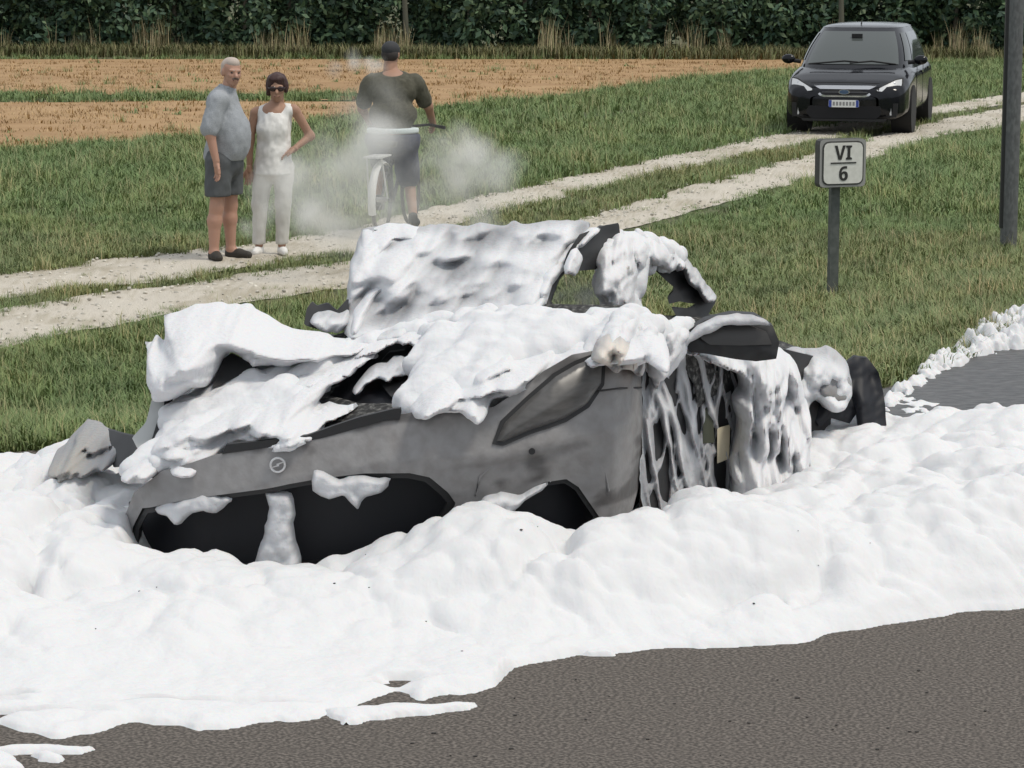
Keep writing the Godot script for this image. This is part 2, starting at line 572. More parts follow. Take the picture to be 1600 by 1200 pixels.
# the cells of a grid that lie inside an outline (less its holes), rim cells pulled onto the outline: [points, quads, rim edges, rim flags]
func cut(outline: PackedVector2Array, holes: Array, cell: float) -> Array:
	var lo := outline[0]; var hi := outline[0]
	for p in outline:
		lo = lo.min(p); hi = hi.max(p)
	lo -= Vector2(cell, cell); hi += Vector2(cell, cell)
	var nx := int((hi.x - lo.x) / cell) + 1
	var ny := int((hi.y - lo.y) / cell) + 1
	var keep := PackedByteArray(); keep.resize(nx * ny)
	for j in ny:
		for i in nx:
			var p := lo + Vector2(i + 0.5, j + 0.5) * cell
			if not Geometry2D.is_point_in_polygon(p, outline): continue
			var ok := true
			for h: PackedVector2Array in holes:
				if Geometry2D.is_point_in_polygon(p, h):
					ok = false
					break
			if ok: keep[j * nx + i] = 1
	var id := {}
	var pts := PackedVector2Array()
	var rim := PackedByteArray()
	var quads := []
	var edges := []
	var polys := [outline]
	polys.append_array(holes)
	var has := func(i: int, j: int) -> bool: return i >= 0 and j >= 0 and i < nx and j < ny and keep[j * nx + i] == 1
	for j in ny:
		for i in nx:
			if keep[j * nx + i] == 0: continue
			var q := []
			for c in [[0, 0], [1, 0], [1, 1], [0, 1]]:
				var ii: int = i + c[0]; var jj: int = j + c[1]
				var key := jj * (nx + 1) + ii
				if not id.has(key):
					var inner: bool = has.call(ii - 1, jj - 1) and has.call(ii, jj - 1) and has.call(ii - 1, jj) and has.call(ii, jj)
					var p := lo + Vector2(ii, jj) * cell
					if not inner: p = nearest_on(p, polys)
					else:
						var near := nearest_on(p, polys)
						if p.distance_to(near) < cell * 0.34:
							p = near
							inner = false
					id[key] = pts.size()
					pts.append(p)
					rim.append(0 if inner else 1)
				q.append(id[key])
			quads.append(q)
			if not has.call(i, j - 1): edges.append([q[0], q[1]])
			if not has.call(i + 1, j): edges.append([q[1], q[2]])
			if not has.call(i, j + 1): edges.append([q[2], q[3]])
			if not has.call(i - 1, j): edges.append([q[3], q[0]])
	return [pts, quads, edges, rim]

# a sheet of metal or plastic with a real thickness
func plate(outline: PackedVector2Array, holes: Array, depth: Callable, cell := 0.02, thick := 0.012, rough := 0.0, tone = null) -> ArrayMesh:
	var c := cut(outline, holes, cell)
	var pts: PackedVector2Array = c[0]
	var v := PackedVector3Array(); var ix := PackedInt32Array()
	var n := pts.size()
	for p in pts:
		v.append(Vector3(p.x, p.y, depth.call(p.x, p.y) + rough * noise.get_noise_2d(p.x * 500.0, p.y * 500.0)))
	for k in n: v.append(v[k] - Vector3(0, 0, thick))
	for q in c[1]:
		ix.append_array([q[0], q[2], q[1], q[0], q[3], q[2], n + q[0], n + q[1], n + q[2], n + q[0], n + q[2], n + q[3]])
	for e in c[2]:
		var a := v.size()
		v.append_array([v[e[0]], v[e[1]], v[n + e[0]], v[n + e[1]]])
		ix.append_array([a, a + 1, a + 2, a + 1, a + 3, a + 2])
	var col := PackedColorArray()
	if tone != null:
		for p in v: col.append(tone.call(p))
	return pack(v, ix, col)

# a swelling of foam over an elevation; the colour greys where it is thin and wet over soot
# rounds the corners of an outline and frays it a little
func organic(poly: PackedVector2Array, amp: float) -> PackedVector2Array:
	var o := PackedVector2Array()
	var n := poly.size()
	for k in n:
		var a := poly[k]; var b := poly[(k + 1) % n]
		var len_ := a.distance_to(b)
		var steps := maxi(1, int((len_ * 0.64) / 0.022))
		for s in steps + 1:
			var p := a.lerp(b, lerpf(0.18, 0.82, float(s) / steps))
			p += Vector2(noise.get_noise_2d(p.x * 900.0, p.y * 900.0 + 31.0), noise.get_noise_2d(p.x * 900.0 + 57.0, p.y * 900.0)) * amp * 1.6
			p += Vector2(noise.get_noise_2d(p.x * 2600.0, p.y * 2600.0 + 31.0), noise.get_noise_2d(p.x * 2600.0 + 57.0, p.y * 2600.0)) * amp * 0.7
			o.append(p)
	return o

func puff(rough_outline: PackedVector2Array, rough_holes: Array, depth: Callable, thick: float, width: float, lump := 0.5, freq := 7.0, cell := 0.011, thin := false, flow := Vector2(1, 1), tint := Color(0.655, 0.662, 0.678), ridge := 0.0) -> ArrayMesh:
	var outline := organic(rough_outline, 0.009)
	var holes := []
	for h in rough_holes: holes.append(organic(h, 0.008))
	var c := cut(outline, holes, cell)
	var pts: PackedVector2Array = c[0]
	var rim: PackedByteArray = c[3]
	var polys := [outline]
	polys.append_array(holes)
	var v := PackedVector3Array(); var ix := PackedInt32Array(); var col := PackedColorArray()
	var n := pts.size()
	for k in n:
		var p := pts[k]
		var t := 0.0
		var shade := 1.0
		if rim[k] == 0:
			var d := p.distance_to(nearest_on(p, polys))
			var s := 1.0 - minf(1.0, d / width)
			var round_ := sqrt(maxf(0.0, 1.0 - s * s))
			var z0: float = depth.call(p.x, p.y)
			var gx: float = (depth.call(p.x + 0.01, p.y) - z0) * 100.0
			var gy: float = (depth.call(p.x, p.y + 0.01) - z0) * 100.0
			var steep := minf(2.6, sqrt(1.0 + gx * gx + gy * gy))
			var q := Vector3(p.x, p.y, z0) * freq
			if flow.x == 1.0: q = Vector3(p.x, p.y * flow.y, z0) * freq
			else: q = Vector3(p.x * 0.8 + p.y * 0.9, (p.y * 0.8 - p.x * 0.75) * flow.y, z0 * 0.35) * freq * Vector3(flow.x, 1, 1)
			var wx := noise.get_noise_3d(p.x * 300.0, p.y * 300.0, z0 * 300.0) * 0.45
			var b := billow(q.x + wx, q.y - wx, q.z + outline[0].x * 9.0) * 0.6 + billow(q.x * 2.3 + wx, q.y * 2.3, q.z * 2.3 + 3.0) * 0.29 + billow(q.x * 5.1, q.y * 5.1, q.z * 5.1 + 7.0) * 0.11
			var soft := noise.get_noise_3d(p.x * 220.0 + 70.0, p.y * 220.0, z0 * 220.0)
			t = thick * round_ * (1.0 + lump * (1.9 * (b - 0.80) + 0.7 * soft))
			if ridge > 0.0:
				var f := ridge * 100.0
				var r1 := 1.0 - absf(noise.get_noise_2d(p.x * f + p.y * f * 0.22 + 40.0 * wx, p.y * f * 0.13)) * 3.2
				var r2 := 1.0 - absf(noise.get_noise_2d(p.x * f * 1.3 - p.y * f * 0.12 + 300.0, p.y * f * 0.2)) * 3.4
				var top := smoothstep(polys[0][0].y - 0.10, polys[0][0].y - 0.01, p.y)
				t = thick * minf(1.0, d / width) * (maxf(r1, r2 - 0.35) * 1.2 - 0.50 + 1.0 * top + 0.9 * soft)
			if thin:
				shade = smoothstep(-0.05, 1.35, t / thick)
				t = maxf(t, -0.03 if ridge > 0.0 else -0.012)
			else: t = maxf(t, thick * round_ * 0.22)
			t *= steep
		elif thin: shade = 0.35
		v.append(Vector3(p.x, p.y, depth.call(p.x, p.y) + t))
		col.append(Color(0.30, 0.305, 0.32).lerp(tint, shade) if thin else tint)
	for k in n:
		v.append(v[k] if rim[k] else Vector3(v[k].x, v[k].y, depth.call(pts[k].x, pts[k].y) - (0.03 + thick * 0.3) * pow(minf(1.0, pts[k].distance_to(nearest_on(pts[k], polys)) / width), 2.0)))
		col.append(col[k])
	# one round of smoothing takes the steps out of the rim
	var sum := PackedVector3Array(); sum.resize(n)
	var cnt := PackedInt32Array(); cnt.resize(n)
	for q in c[1]:
		for e in 4:
			var a: int = q[e]; var b: int = q[(e + 1) % 4]
			sum[a] += v[b]; sum[b] += v[a]
			cnt[a] += 1; cnt[b] += 1
	for k in n:
		if rim[k] == 0: v[k] = v[k].lerp(sum[k] / cnt[k], 0.6)
	for q in c[1]:
		ix.append_array([q[0], q[2], q[1], q[0], q[3], q[2], n + q[0], n + q[1], n + q[2], n + q[0], n + q[2], n + q[3]])
	return pack(v, ix, col)

# outline of a drip: a line that narrows or swells, with round ends
func drip(a: Vector2, b: Vector2, wa: float, wb: float) -> PackedVector2Array:
	var d := (b - a).normalized()
	var s := Vector2(-d.y, d.x)
	var o := PackedVector2Array()
	for k in 7: o.append(a + (s * cos(k * PI / 6) - d * sin(k * PI / 6)) * wa)
	for k in range(1, 4): o.append(a.lerp(b, k * 0.25) - s * lerpf(wa, wb, k * 0.25) * rng.randf_range(0.7, 1.25))
	for k in 7: o.append(b + (-s * cos(k * PI / 6) + d * sin(k * PI / 6)) * wb)
	for k in range(1, 4): o.append(b.lerp(a, k * 0.25) + s * lerpf(wb, wa, k * 0.25) * rng.randf_range(0.7, 1.25))
	return o

# a round bar through points, with a radius at each
func tube(path: PackedVector3Array, radii: Array, sides := 10) -> ArrayMesh:
	var v := PackedVector3Array(); var ix := PackedInt32Array()
	var n := path.size()
	for k in n:
		var d := (path[mini(k + 1, n - 1)] - path[maxi(k - 1, 0)]).normalized()
		var u := d.cross(Vector3.UP if absf(d.y) < 0.9 else Vector3.RIGHT).normalized()
		var w := d.cross(u)
		for s in sides:
			var a := TAU * s / sides
			v.append(path[k] + (u * cos(a) + w * sin(a)) * radii[mini(k, radii.size() - 1)])
	for k in n - 1:
		for s in sides:
			var a := k * sides + s; var b := k * sides + (s + 1) % sides
			ix.append_array([a, a + sides, b, b, a + sides, b + sides])
	for e in 2:
		var c := v.size()
		v.append(path[0 if e == 0 else n - 1])
		for s in sides:
			var a := (0 if e == 0 else (n - 1) * sides) + s
			var b := (0 if e == 0 else (n - 1) * sides) + (s + 1) % sides
			if e == 0: ix.append_array([c, a, b])
			else: ix.append_array([c, b, a])
	return pack(v, ix)

# a four-cornered sheet between points, with thickness along its normal
func slab(a: Vector3, b: Vector3, c: Vector3, d: Vector3, thick: float, dent := 0.0, steps := 14) -> ArrayMesh:
	var nrm := (b - a).cross(d - a).normalized() * thick
	var v := PackedVector3Array(); var ix := PackedInt32Array()
	var n := steps + 1
	for s in 2:
		for j in n:
			for i in n:
				var u := float(i) / steps; var w := float(j) / steps
				var p := a.lerp(b, u).lerp(d.lerp(c, u), w)
				var e := dent * noise.get_noise_3d(p.x * 200.0, p.y * 200.0, p.z * 200.0)
				v.append(p + nrm.normalized() * e - nrm * s)
	for j in steps:
		for i in steps:
			var q := j * n + i
			ix.append_array([q, q + n, q + 1, q + 1, q + n, q + n + 1])
			q += n * n
			ix.append_array([q, q + 1, q + n, q + 1, q + n + 1, q + n])
	for k in steps:
		for e in [[k, k + 1], [k * n + steps, (k + 1) * n + steps], [steps * n + k + 1, steps * n + k], [(k + 1) * n, k * n]]:
			var q := v.size()
			v.append_array([v[e[0]], v[e[1]], v[n * n + e[0]], v[n * n + e[1]]])
			ix.append_array([q, q + 1, q + 2, q + 1, q + 3, q + 2])
	return pack(v, ix)

# ---------------------------------------------------------------- foam on the road

var foam_front := pg([-2.08, -7.669, -1.775, -7.834, -1.559, -7.915, -1.36, -7.888, -1.179, -7.984, -0.945, -7.998, -0.752, -8.04, -0.597, -8.097, -0.523, -8.184, -0.448, -8.294, -0.368, -8.317, -0.283, -8.228, -0.204, -8.287, -0.123, -8.317, -0.052, -8.408, 0, -8.629, 0.107, -8.71, 0.215, -8.776, 0.346, -8.827, 0.522, -8.878, 0.763, -8.895, 1.01, -8.964, 1.088, -9.069, 1.306, -9.204, 1.476, -9.287, 1.671, -9.362, 1.845, -9.438, 2.364, -9.684, 3.202, -10.104])
var foam_base := pg([-2.232, -8.257, -1.663, -8.47, -1.049, -8.549, -0.639, -8.694, -0.324, -8.81, -0.087, -8.878, 0.219, -8.929, 0.661, -8.999, 1.12, -9.159, 1.853, -9.477, 3.219, -10.159])
var foam_back := pg([-6, -10.6, -3.5, -11.6, -2.4, -12.25, -1.9, -12.5, -1.4, -12.9, 0.5, -13.4, 1.6, -13.35, 1.85, -12.9, 2.0, -13.0, 2.25, -12.75, 2.5, -12.15, 2.8, -12.3, 3.4, -12.6, 6, -14])
var foam_crest := pg([-2.326, 0.187, -1.86, 0.223, -1.627, 0.211, -1.419, 0.183, -1.256, 0.192, -1.093, 0.221, -0.93, 0.206, -0.837, 0.202, -0.744, 0.221, -0.604, 0.24, -0.464, 0.287, -0.348, 0.344, -0.232, 0.353, -0.093, 0.339, 0, 0.294, 0.232, 0.278, 0.372, 0.287, 0.487, 0.315, 0.603, 0.33, 0.765, 0.353, 0.928, 0.33, 1.16, 0.33, 1.392, 0.33, 1.624, 0.353, 1.856, 0.353, 2.551, 0.377])

func foam_height(x: float, z: float) -> float:
	var wob := noise.get_noise_2d(x * 90.0, z * 40.0) * 0.16 + noise.get_noise_2d(x * 350.0, z * 180.0 + 40.0) * 0.06
	var zf := lookup(foam_front, x) + wob * (1.0 if x < 0.0 else 0.5)
	var zb := lookup(foam_back, x) + noise.get_noise_2d(x * 200.0, 90.0) * 0.15
	var zs := lookup(foam_base, x) + wob * 0.6
	var d := minf((zf - z) * 0.85, (z - zb) * 1.2)
	var db := minf((zs - z) * 0.85, (z - zb) * 1.2)
	if d <= 0.0: return maxf(d * 0.4, -0.06)
	var frayed := 1.0
	if d < 0.3 and x < 0.0:
		var m := 0.06 + d * 1.5 + smoothstep(-0.4, 0.0, x) * 0.5 - noise.get_noise_2d(x * 60.0 + 13.0, z * 380.0)
		if m <= 0.0: return maxf(m * 0.12, -0.05)
		frayed = smoothstep(-0.02, 0.12, m)
	var crest := lookup(foam_crest, x)
	var left := 1.0 - smoothstep(-0.6, 0.15, x)
	# a thin skirt at the edge, then the bank
	var skirt := 0.035 * pow(minf(1.0, d / 0.07), 0.75) * lerpf(1.0, 0.5, 1.0 - smoothstep(-0.6, 0.15, x))
	var run := lerpf(0.62, 1.15, left)
	var rise := smoothstep(0.0, run, db)
	rise = lerpf(rise, sqrt(maxf(0.0, rise)), 0.55)
	var h := skirt + maxf(0.0, crest - 0.07) * rise
	# behind the bumper, inside the car's footprint, the foam lies low
	var inside := smoothstep(-9.72, -9.82, z) * smoothstep(-1.5, -1.36, x) * (1.0 - smoothstep(0.42, 0.6, x)) * (1.0 - smoothstep(-12.4, -12.6, z))
	# and away from the road's edge it thins towards the grass
	var back := smoothstep(0.0, 0.7, z - zb)
	h *= lerpf(0.35, 1.0, back)
	# along the car's burnt side it has sunk
	var along := Vector2(1.32, -2.0).normalized()
	var away := Vector2(x - 0.45, z + 10.4).cross(along) * -1.0
	if away > -0.6: h *= lerpf(1.0, lerpf(0.26, 0.85, smoothstep(0.05, 0.75, away)), smoothstep(-9.9, -10.5, z) * (1.0 - 0.5 * smoothstep(-11.5, -12.1, z)))
	var wx := noise.get_noise_2d(x * 130.0, z * 130.0) * 0.25
	var wz := noise.get_noise_2d(x * 130.0 + 200.0, z * 130.0) * 0.25
	var b := billow((x + wx) * 2.6, (z + wz) * 2.2) - 0.5
	var b2 := billow((x + wx * 0.6) * 6.2, (z + wz) * 5.2, 4.0) - 0.5
	var b3 := billow(x * 14.0 + wx * 4.0, z * 12.0, 9.0) - 0.5
	var soft := noise.get_noise_2d(x * 70.0, z * 70.0 + 11.0)
	var amp := minf(1.0, h / 0.16)
	h += amp * (0.17 * (b - 0.24) + 0.085 * (b2 - 0.24) + 0.024 * (b3 - 0.24) + 0.10 * soft) + 0.012 * b2 * (1.0 - amp) + 0.008 * b3 * (1.0 - amp)
	return lerpf(maxf(h * frayed, 0.003), 0.02, inside)

func foam_sheet(x0: float, x1: float, z0: float, z1: float, cell: float, height: Callable) -> ArrayMesh:
	var nx := int((x1 - x0) / cell); var nz := int((z0 - z1) / cell)
	var v := PackedVector3Array(); var ix := PackedInt32Array(); var h := PackedFloat32Array()
	v.resize((nx + 1) * (nz + 1)); h.resize(v.size())
	for j in nz + 1:
		for i in nx + 1:
			var x := x0 + i * cell; var z := z0 - j * cell
			var y: float = height.call(x, z)
			h[j * (nx + 1) + i] = y
			v[j * (nx + 1) + i] = Vector3(x, y if y > -0.1 else -0.006, z)
	for j in nz:
		for i in nx:
			var a := j * (nx + 1) + i
			if maxf(maxf(h[a], h[a + 1]), maxf(h[a + nx + 1], h[a + nx + 2])) <= 0.0: continue
			ix.append_array([a, a + 1, a + nx + 1, a + 1, a + nx + 2, a + nx + 1])
	return pack(v, ix)

func foam_ground() -> void:
	var m := mat(lin(0.665, 0.67, 0.68), 0.85)
	bumpy(m, 0.05, 0.3, 1.0, 3)
	m.subsurf_scatter_enabled = true
	m.subsurf_scatter_strength = 0.15
	M.foam = m
	var o := obj("foam_blanket", foam_sheet(-3.0, 3.7, -7.0, -13.6, 0.016, foam_height), m)
	tag(o, "wide bank of white firefighting foam spread over the road around the burnt car", "foam", "", "stuff")

func puddle(outline: PackedVector2Array, thick: float, ragged := 0.0) -> ArrayMesh:
	var lo := outline[0]; var hi := outline[0]
	for p in outline:
		lo = lo.min(p); hi = hi.max(p)
	return foam_sheet(lo.x - 0.02, hi.x + 0.02, hi.y + 0.02, lo.y - 0.02, 0.01, func(x: float, z: float) -> float:
		var k := 1.0
		var p := Vector2(x + 0.02 * noise.get_noise_2d(x * 500.0, z * 500.0), z + 0.04 * noise.get_noise_2d(x * 400.0, z * 600.0 + 9.0))
		var d := dist_to(p, outline)
		if not Geometry2D.is_point_in_polygon(p, outline): return -minf(d * 0.4, 0.05)
		if ragged > 0.0:
			k = billow(x * 8.0, z * 5.0, 2.0) + 0.35 * noise.get_noise_2d(x * 900.0, z * 500.0) - ragged + minf(0.3, d * 1.5)
			if k < 0.0: return maxf(k * 0.1, -0.05)
			k = sqrt(minf(1.0, k * 3.0)) * (0.5 + 0.9 * absf(noise.get_noise_2d(x * 600.0, z * 300.0 + 77.0)))
		return thick * k * (0.3 + sqrt(minf(1.0, d / 0.08)) * (0.6 + 0.9 * billow(x * 9.0, z * 8.0))))

# ---------------------------------------------------------------- the burnt car

func burnt_car() -> void:
	var car := thing("burnt_car", "burnt-out grey hatchback smothered in white foam, its front turned to the road", "car", Vector3(-0.35, 0, -10))
	var grey := mat(Color.WHITE, 0.45, 0.1)
	mottled(grey, lin(0.22, 0.212, 0.208), lin(0.27, 0.264, 0.262), 0.02, 5, FastNoiseLite.TYPE_SIMPLEX_SMOOTH, [0.25, 0.75])
	grey.uv1_scale = Vector3.ONE * 1.3
	bumpy(grey, 0.02, 0.35, 1.3, 4)
	var soot := mat(lin(0.012, 0.012, 0.013), 0.55)
	var black := mat(lin(0.004, 0.005, 0.009), 0.6)
	var ash := mat(Color.WHITE, 0.9)
	mottled(ash, lin(0.015, 0.015, 0.015), lin(0.20, 0.195, 0.185), 0.03, 5, FastNoiseLite.TYPE_SIMPLEX_SMOOTH, [0.45, 0.8])
	ash.uv1_scale = Vector3.ONE * 2.0
	M.soot = soot; M.ash = ash
	# front bumper with its openings
	var fz: Callable = curved_depth(pg([-1.263, -0.55, -1.172, -0.25, -1.105, -0.08, -1.017, 0.03, -0.846, 0.14, -0.518, 0.22, -0.124, 0.23, 0.255, 0.21, 0.493, 0.15, 0.639, 0.07, 0.739, -0.02, 0.805, -0.14, 0.869, -0.38]))
	var crease := pg([-1.216, 0.152, -0.773, 0.329, -0.518, 0.398, -0.123, 0.472, 0.16, 0.486, 0.35, 0.502, 0.59, 0.544, 0.848, 0.553])
	var face := func(x: float, y: float) -> float:
		var dy := y - lookup(crease, x)
		var z: float = fz.call(x, y)
		return z - (dy * 0.30 if dy > 0.0 else -dy * 0.16) - 0.02 * smoothstep(0.02, 0.05, -dy) * smoothstep(0.05, 0.3, x) * (1.0 - smoothstep(0.55, 0.7, x))
	var outline := pg([-1.097, 0.291, -0.976, 0.395, -0.77, 0.475, -0.407, 0.557, -0.075, 0.64, 0.114, 0.667, 0.279, 0.664, 0.386, 0.727, 0.469, 0.789, 0.576, 0.841, 0.674, 0.85, 0.801, 0.805, 0.855, 0.713, 0.86, 0.571, 0.867, 0.413, 0.859, 0.304, 0.821, 0.194, 0.74, 0.106, 0.591, 0.059, 0.302, 0.033, -0.127, -0.008, -0.607, -0.028, -1.138, -0.077, -1.194, 0.009, -1.17, 0.133])
	var grille := pg([-1.118, 0.056, -1.104, 0.157, -1.057, 0.244, -0.847, 0.316, -0.565, 0.366, -0.48, 0.386, -0.361, 0.408, -0.195, 0.428, -0.029, 0.428, 0.046, 0.41, 0.113, 0.349, 0.141, 0.305, 0.088, 0.208, -0.031, 0.112, -0.365, 0.039, -0.729, 0.014, -1.099, -0.018])
	var lamp := pg([0.343, 0.268, 0.393, 0.326, 0.469, 0.373, 0.554, 0.377, 0.602, 0.34, 0.644, 0.274, 0.682, 0.212, 0.675, 0.12, 0.494, 0.115, 0.35, 0.153])
	# soot and scorched paint: darker where the fire licked over the top edge and the corner
	var scorched := func(p: Vector3) -> Color:
		var n := noise.get_noise_2d(p.x * 150.0, p.y * 260.0 + 8.0) + 0.5 * noise.get_noise_2d(p.x * 520.0, p.y * 900.0)
		var edge := smoothstep(0.12, 0.0, dist_to(Vector2(p.x, p.y), outline))
		var burn := smoothstep(0.12, 0.5, n + edge * 0.42 - 0.12)
		var c := Color(1, 1, 1).lerp(Color(0.22, 0.21, 0.205), burn * 0.75)
		var rust := smoothstep(0.22, 0.42, noise.get_noise_2d(p.x * 260.0 + 90.0, p.y * 260.0)) * edge
		return c.lerp(Color(0.75, 0.55, 0.42), rust * 0.5) * (1.0 + 0.12 * noise.get_noise_2d(p.x * 900.0, p.y * 120.0))
	grey.vertex_color_use_as_albedo = true
	var bumper := obj("front_bumper", plate(outline, [grille, lamp], face, 0.012, 0.01, 0.0, scorched), grey, car)
	var behind := func(x: float, y: float) -> float: return fz.call(x, y) - 0.20
	obj("grille_opening", plate(pg([-1.168, 0.185, -0.847, 0.338, -0.361, 0.44, 0.16, 0.438, 0.207, -0.013, -1.18, -0.117]), [], behind, 0.05, 0.02), black, bumper)
	obj("fog_lamp_recess", plate(pg([0.302, 0.422, 0.714, 0.384, 0.741, 0.031, 0.302, 0.082]), [], behind, 0.05, 0.02), black, bumper)
	var rim := func(x: float, y: float) -> float: return face.call(x, y) - 0.012
	obj("grille_frame", plate(grille, [pg([-1.088, 0.068, -1.077, 0.154, -1.034, 0.23, -0.84, 0.297, -0.565, 0.347, -0.476, 0.367, -0.357, 0.389, -0.19, 0.407, -0.039, 0.406, 0.027, 0.391, 0.086, 0.337, 0.11, 0.303, 0.065, 0.221, -0.045, 0.132, -0.365, 0.063, -0.729, 0.038, -1.084, 0.009])], rim, 0.012, 0.10), soot, bumper)
	obj("fog_lamp_frame", plate(lamp, [pg([0.362, 0.266, 0.405, 0.313, 0.474, 0.356, 0.547, 0.359, 0.588, 0.327, 0.625, 0.267, 0.66, 0.212, 0.655, 0.143, 0.494, 0.135, 0.369, 0.169])], rim, 0.01, 0.08), soot, bumper)
	# bonnet strip and upper slit
	var bz: Callable = flat_depth(2.6281, 1.0268, -4.3567)
	var low := func(x: float, y: float) -> float: return bz.call(x, y) - 0.05
	obj("upper_grille", plate(pg([-0.733, 0.484, -0.716, 0.521, -0.407, 0.565, -0.312, 0.601, -0.217, 0.633, -0.094, 0.664, -0.056, 0.668, -0.066, 0.625, -0.122, 0.621, -0.36, 0.553, -0.526, 0.523]), [], func(x: float, y: float) -> float: return fz.call(x, y) - 0.035, 0.014, 0.03), soot, bumper)
	var bonnet := obj("bonnet", plate(pg([-1.096, 0.35, -1.037, 0.514, -0.708, 0.663, -0.316, 0.776, 0.085, 0.862, 0.506, 0.915, 0.859, 0.942, 0.846, 0.816, 0.594, 0.77, 0.398, 0.698, 0.279, 0.633, -0.086, 0.589, -0.425, 0.505, -0.77, 0.435, -1.006, 0.362]), [pg([-0.373, 0.607, -0.311, 0.655, -0.255, 0.713, -0.167, 0.76, -0.103, 0.771, -0.056, 0.748, -0.029, 0.674, -0.086, 0.618, -0.244, 0.603])], low, 0.018, 0.012, 0.02), ash, car)
	obj("engine_bay", plate(pg([-0.439, 0.546, -0.343, 0.77, -0.018, 0.816, 0.056, 0.653, -0.034, 0.58]), [], func(x: float, y: float) -> float: return bz.call(x, y) - 0.22, 0.03, 0.03, 0.08), black, bonnet)
	obj("engine_cover", plate(pg([-0.182, 0.702, -0.15, 0.73, -0.082, 0.742, -0.042, 0.724, -0.029, 0.674, -0.054, 0.639, -0.119, 0.627, -0.166, 0.651]), [pg([-0.138, 0.696, -0.115, 0.714, -0.083, 0.714, -0.068, 0.688, -0.09, 0.665, -0.127, 0.667])], func(x: float, y: float) -> float: return bz.call(x, y) - 0.08, 0.012, 0.05, 0.02), soot, bonnet)
	# headlight: a smoked lens in a dark housing
	var hl := pg([0.291, 0.544, 0.322, 0.61, 0.412, 0.69, 0.512, 0.769, 0.589, 0.806, 0.657, 0.826, 0.691, 0.795, 0.687, 0.727, 0.63, 0.657, 0.546, 0.614, 0.421, 0.579, 0.317, 0.54])
	var lens_m := mat(lin(0.052, 0.050, 0.048), 0.32)
	mottled(lens_m, lin(0.070, 0.068, 0.066), lin(0.105, 0.102, 0.099), 0.018, 4)
	lens_m.uv1_scale = Vector3(1, 3, 1) * 1.2
	var hz := func(x: float, y: float) -> float:
		var d := dist_to(Vector2(x, y), hl)
		return face.call(x, y) + 0.006 + 0.045 * sqrt(minf(1.0, d / 0.07))
	var light_ := obj("headlight", plate(hl, [], hz, 0.009, 0.02), lens_m, car)
	obj("lens_rim", plate(pg([0.277, 0.535, 0.307, 0.615, 0.402, 0.698, 0.504, 0.78, 0.584, 0.819, 0.661, 0.84, 0.704, 0.798, 0.699, 0.72, 0.64, 0.646, 0.553, 0.601, 0.426, 0.567, 0.317, 0.526]), [pg([0.295, 0.548, 0.326, 0.607, 0.416, 0.685, 0.512, 0.762, 0.589, 0.799, 0.657, 0.816, 0.684, 0.791, 0.679, 0.731, 0.623, 0.663, 0.541, 0.622, 0.419, 0.586, 0.322, 0.547])], func(x: float, y: float) -> float: return face.call(x, y) + 0.008, 0.009, 0.015), soot, light_)
	# panel joint and a dimple on the wing
	obj("panel_joint", tube(PackedVector3Array([Vector3(0.674, 0.705, 0.038) + Vector3(0, 0, -0.012), Vector3(0.75, 0.702, -0.039) + Vector3(0, 0, -0.012), Vector3(0.853, 0.661, -0.32) + Vector3(0, 0, -0.01)]), [0.004], 6), soot, car)
	var cap := CylinderMesh.new(); cap.top_radius = 0.012; cap.bottom_radius = 0.013; cap.height = 0.012
	obj("tow_cap", cap, soot, car, Vector3(0.424, 0.501, 0.168) + Vector3(0, 0, -0.002), Vector3(PI / 2, 0, 0))
	obj("bumper_crease", tube(PackedVector3Array([Vector3(0.212, 0.333, 0.212), Vector3(0.231, 0.406, 0.211), Vector3(0.293, 0.464, 0.2), Vector3(0.421, 0.487, 0.168), Vector3(0.565, 0.496, 0.11), Vector3(0.658, 0.463, 0.053), Vector3(0.701, 0.392, 0.014), Vector3(0.719, 0.309, -0.002)]), [0.003, 0.006, 0.007, 0.007, 0.006, 0.004], 8), grey, car, Vector3(0, 0, -0.03))
	# badge: a ring crossed by a bolt
	var chrome := mat(lin(0.62, 0.62, 0.62), 0.35, 0.5)
	var ring := TorusMesh.new(); ring.inner_radius = 0.022; ring.outer_radius = 0.0305; ring.rings = 36
	var at: Vector3 = Vector3(-0.517, 0.46, 0.22) + Vector3(0, 0, 0.004)
	var badge := obj("badge", ring, chrome, car, at, Vector3(PI / 2, 0, -0.1))
	var bolt := pg([-0.034, -0.012, -0.002, 0.0, -0.006, 0.004, 0.032, 0.016, 0.002, 0.001, 0.006, -0.003])
	var bm := obj("bolt", plate(bolt, [], func(_x: float, _y: float) -> float: return 0.006, 0.0012, 0.006), chrome, badge)
	bm.rotation.x = -PI / 2
	# windscreen and its frame
	var wz: Callable = flat_depth(1.0783, 0.4350, -2.4369)
	obj("windscreen", plate(pg([-0.323, 0.785, -0.326, 0.949, -0.302, 1.069, -0.234, 1.114, 0.072, 1.129, 0.624, 1.158, 0.678, 1.16, 0.579, 1.07, 0.51, 0.983, 0.486, 0.881, 0.35, 0.875, -0.042, 0.798]), [], func(x: float, y: float) -> float: return wz.call(x, y) - 0.035, 0.03, 0.012, 0.02), ash, car)
	# roof, sloping a little to the rear where the fire has sunk it
	obj("roof", slab(Vector3(-0.252, 1.121, -1.72), Vector3(0.786, 1.121, -1.78), Vector3(1.206, 0.861, -3), Vector3(-0.151, 0.954, -3.1), 0.02, 0.03), ash, car)
	# pillars
	obj("windscreen_pillar", tube(PackedVector3Array([Vector3(0.743, 1.124, -1.75), Vector3(0.604, 1.061, -1.4), Vector3(0.526, 0.998, -1.15), Vector3(0.487, 0.917, -0.98), Vector3(0.497, 0.851, -0.92)]), [0.03, 0.028, 0.026, 0.026, 0.035]), soot, car)
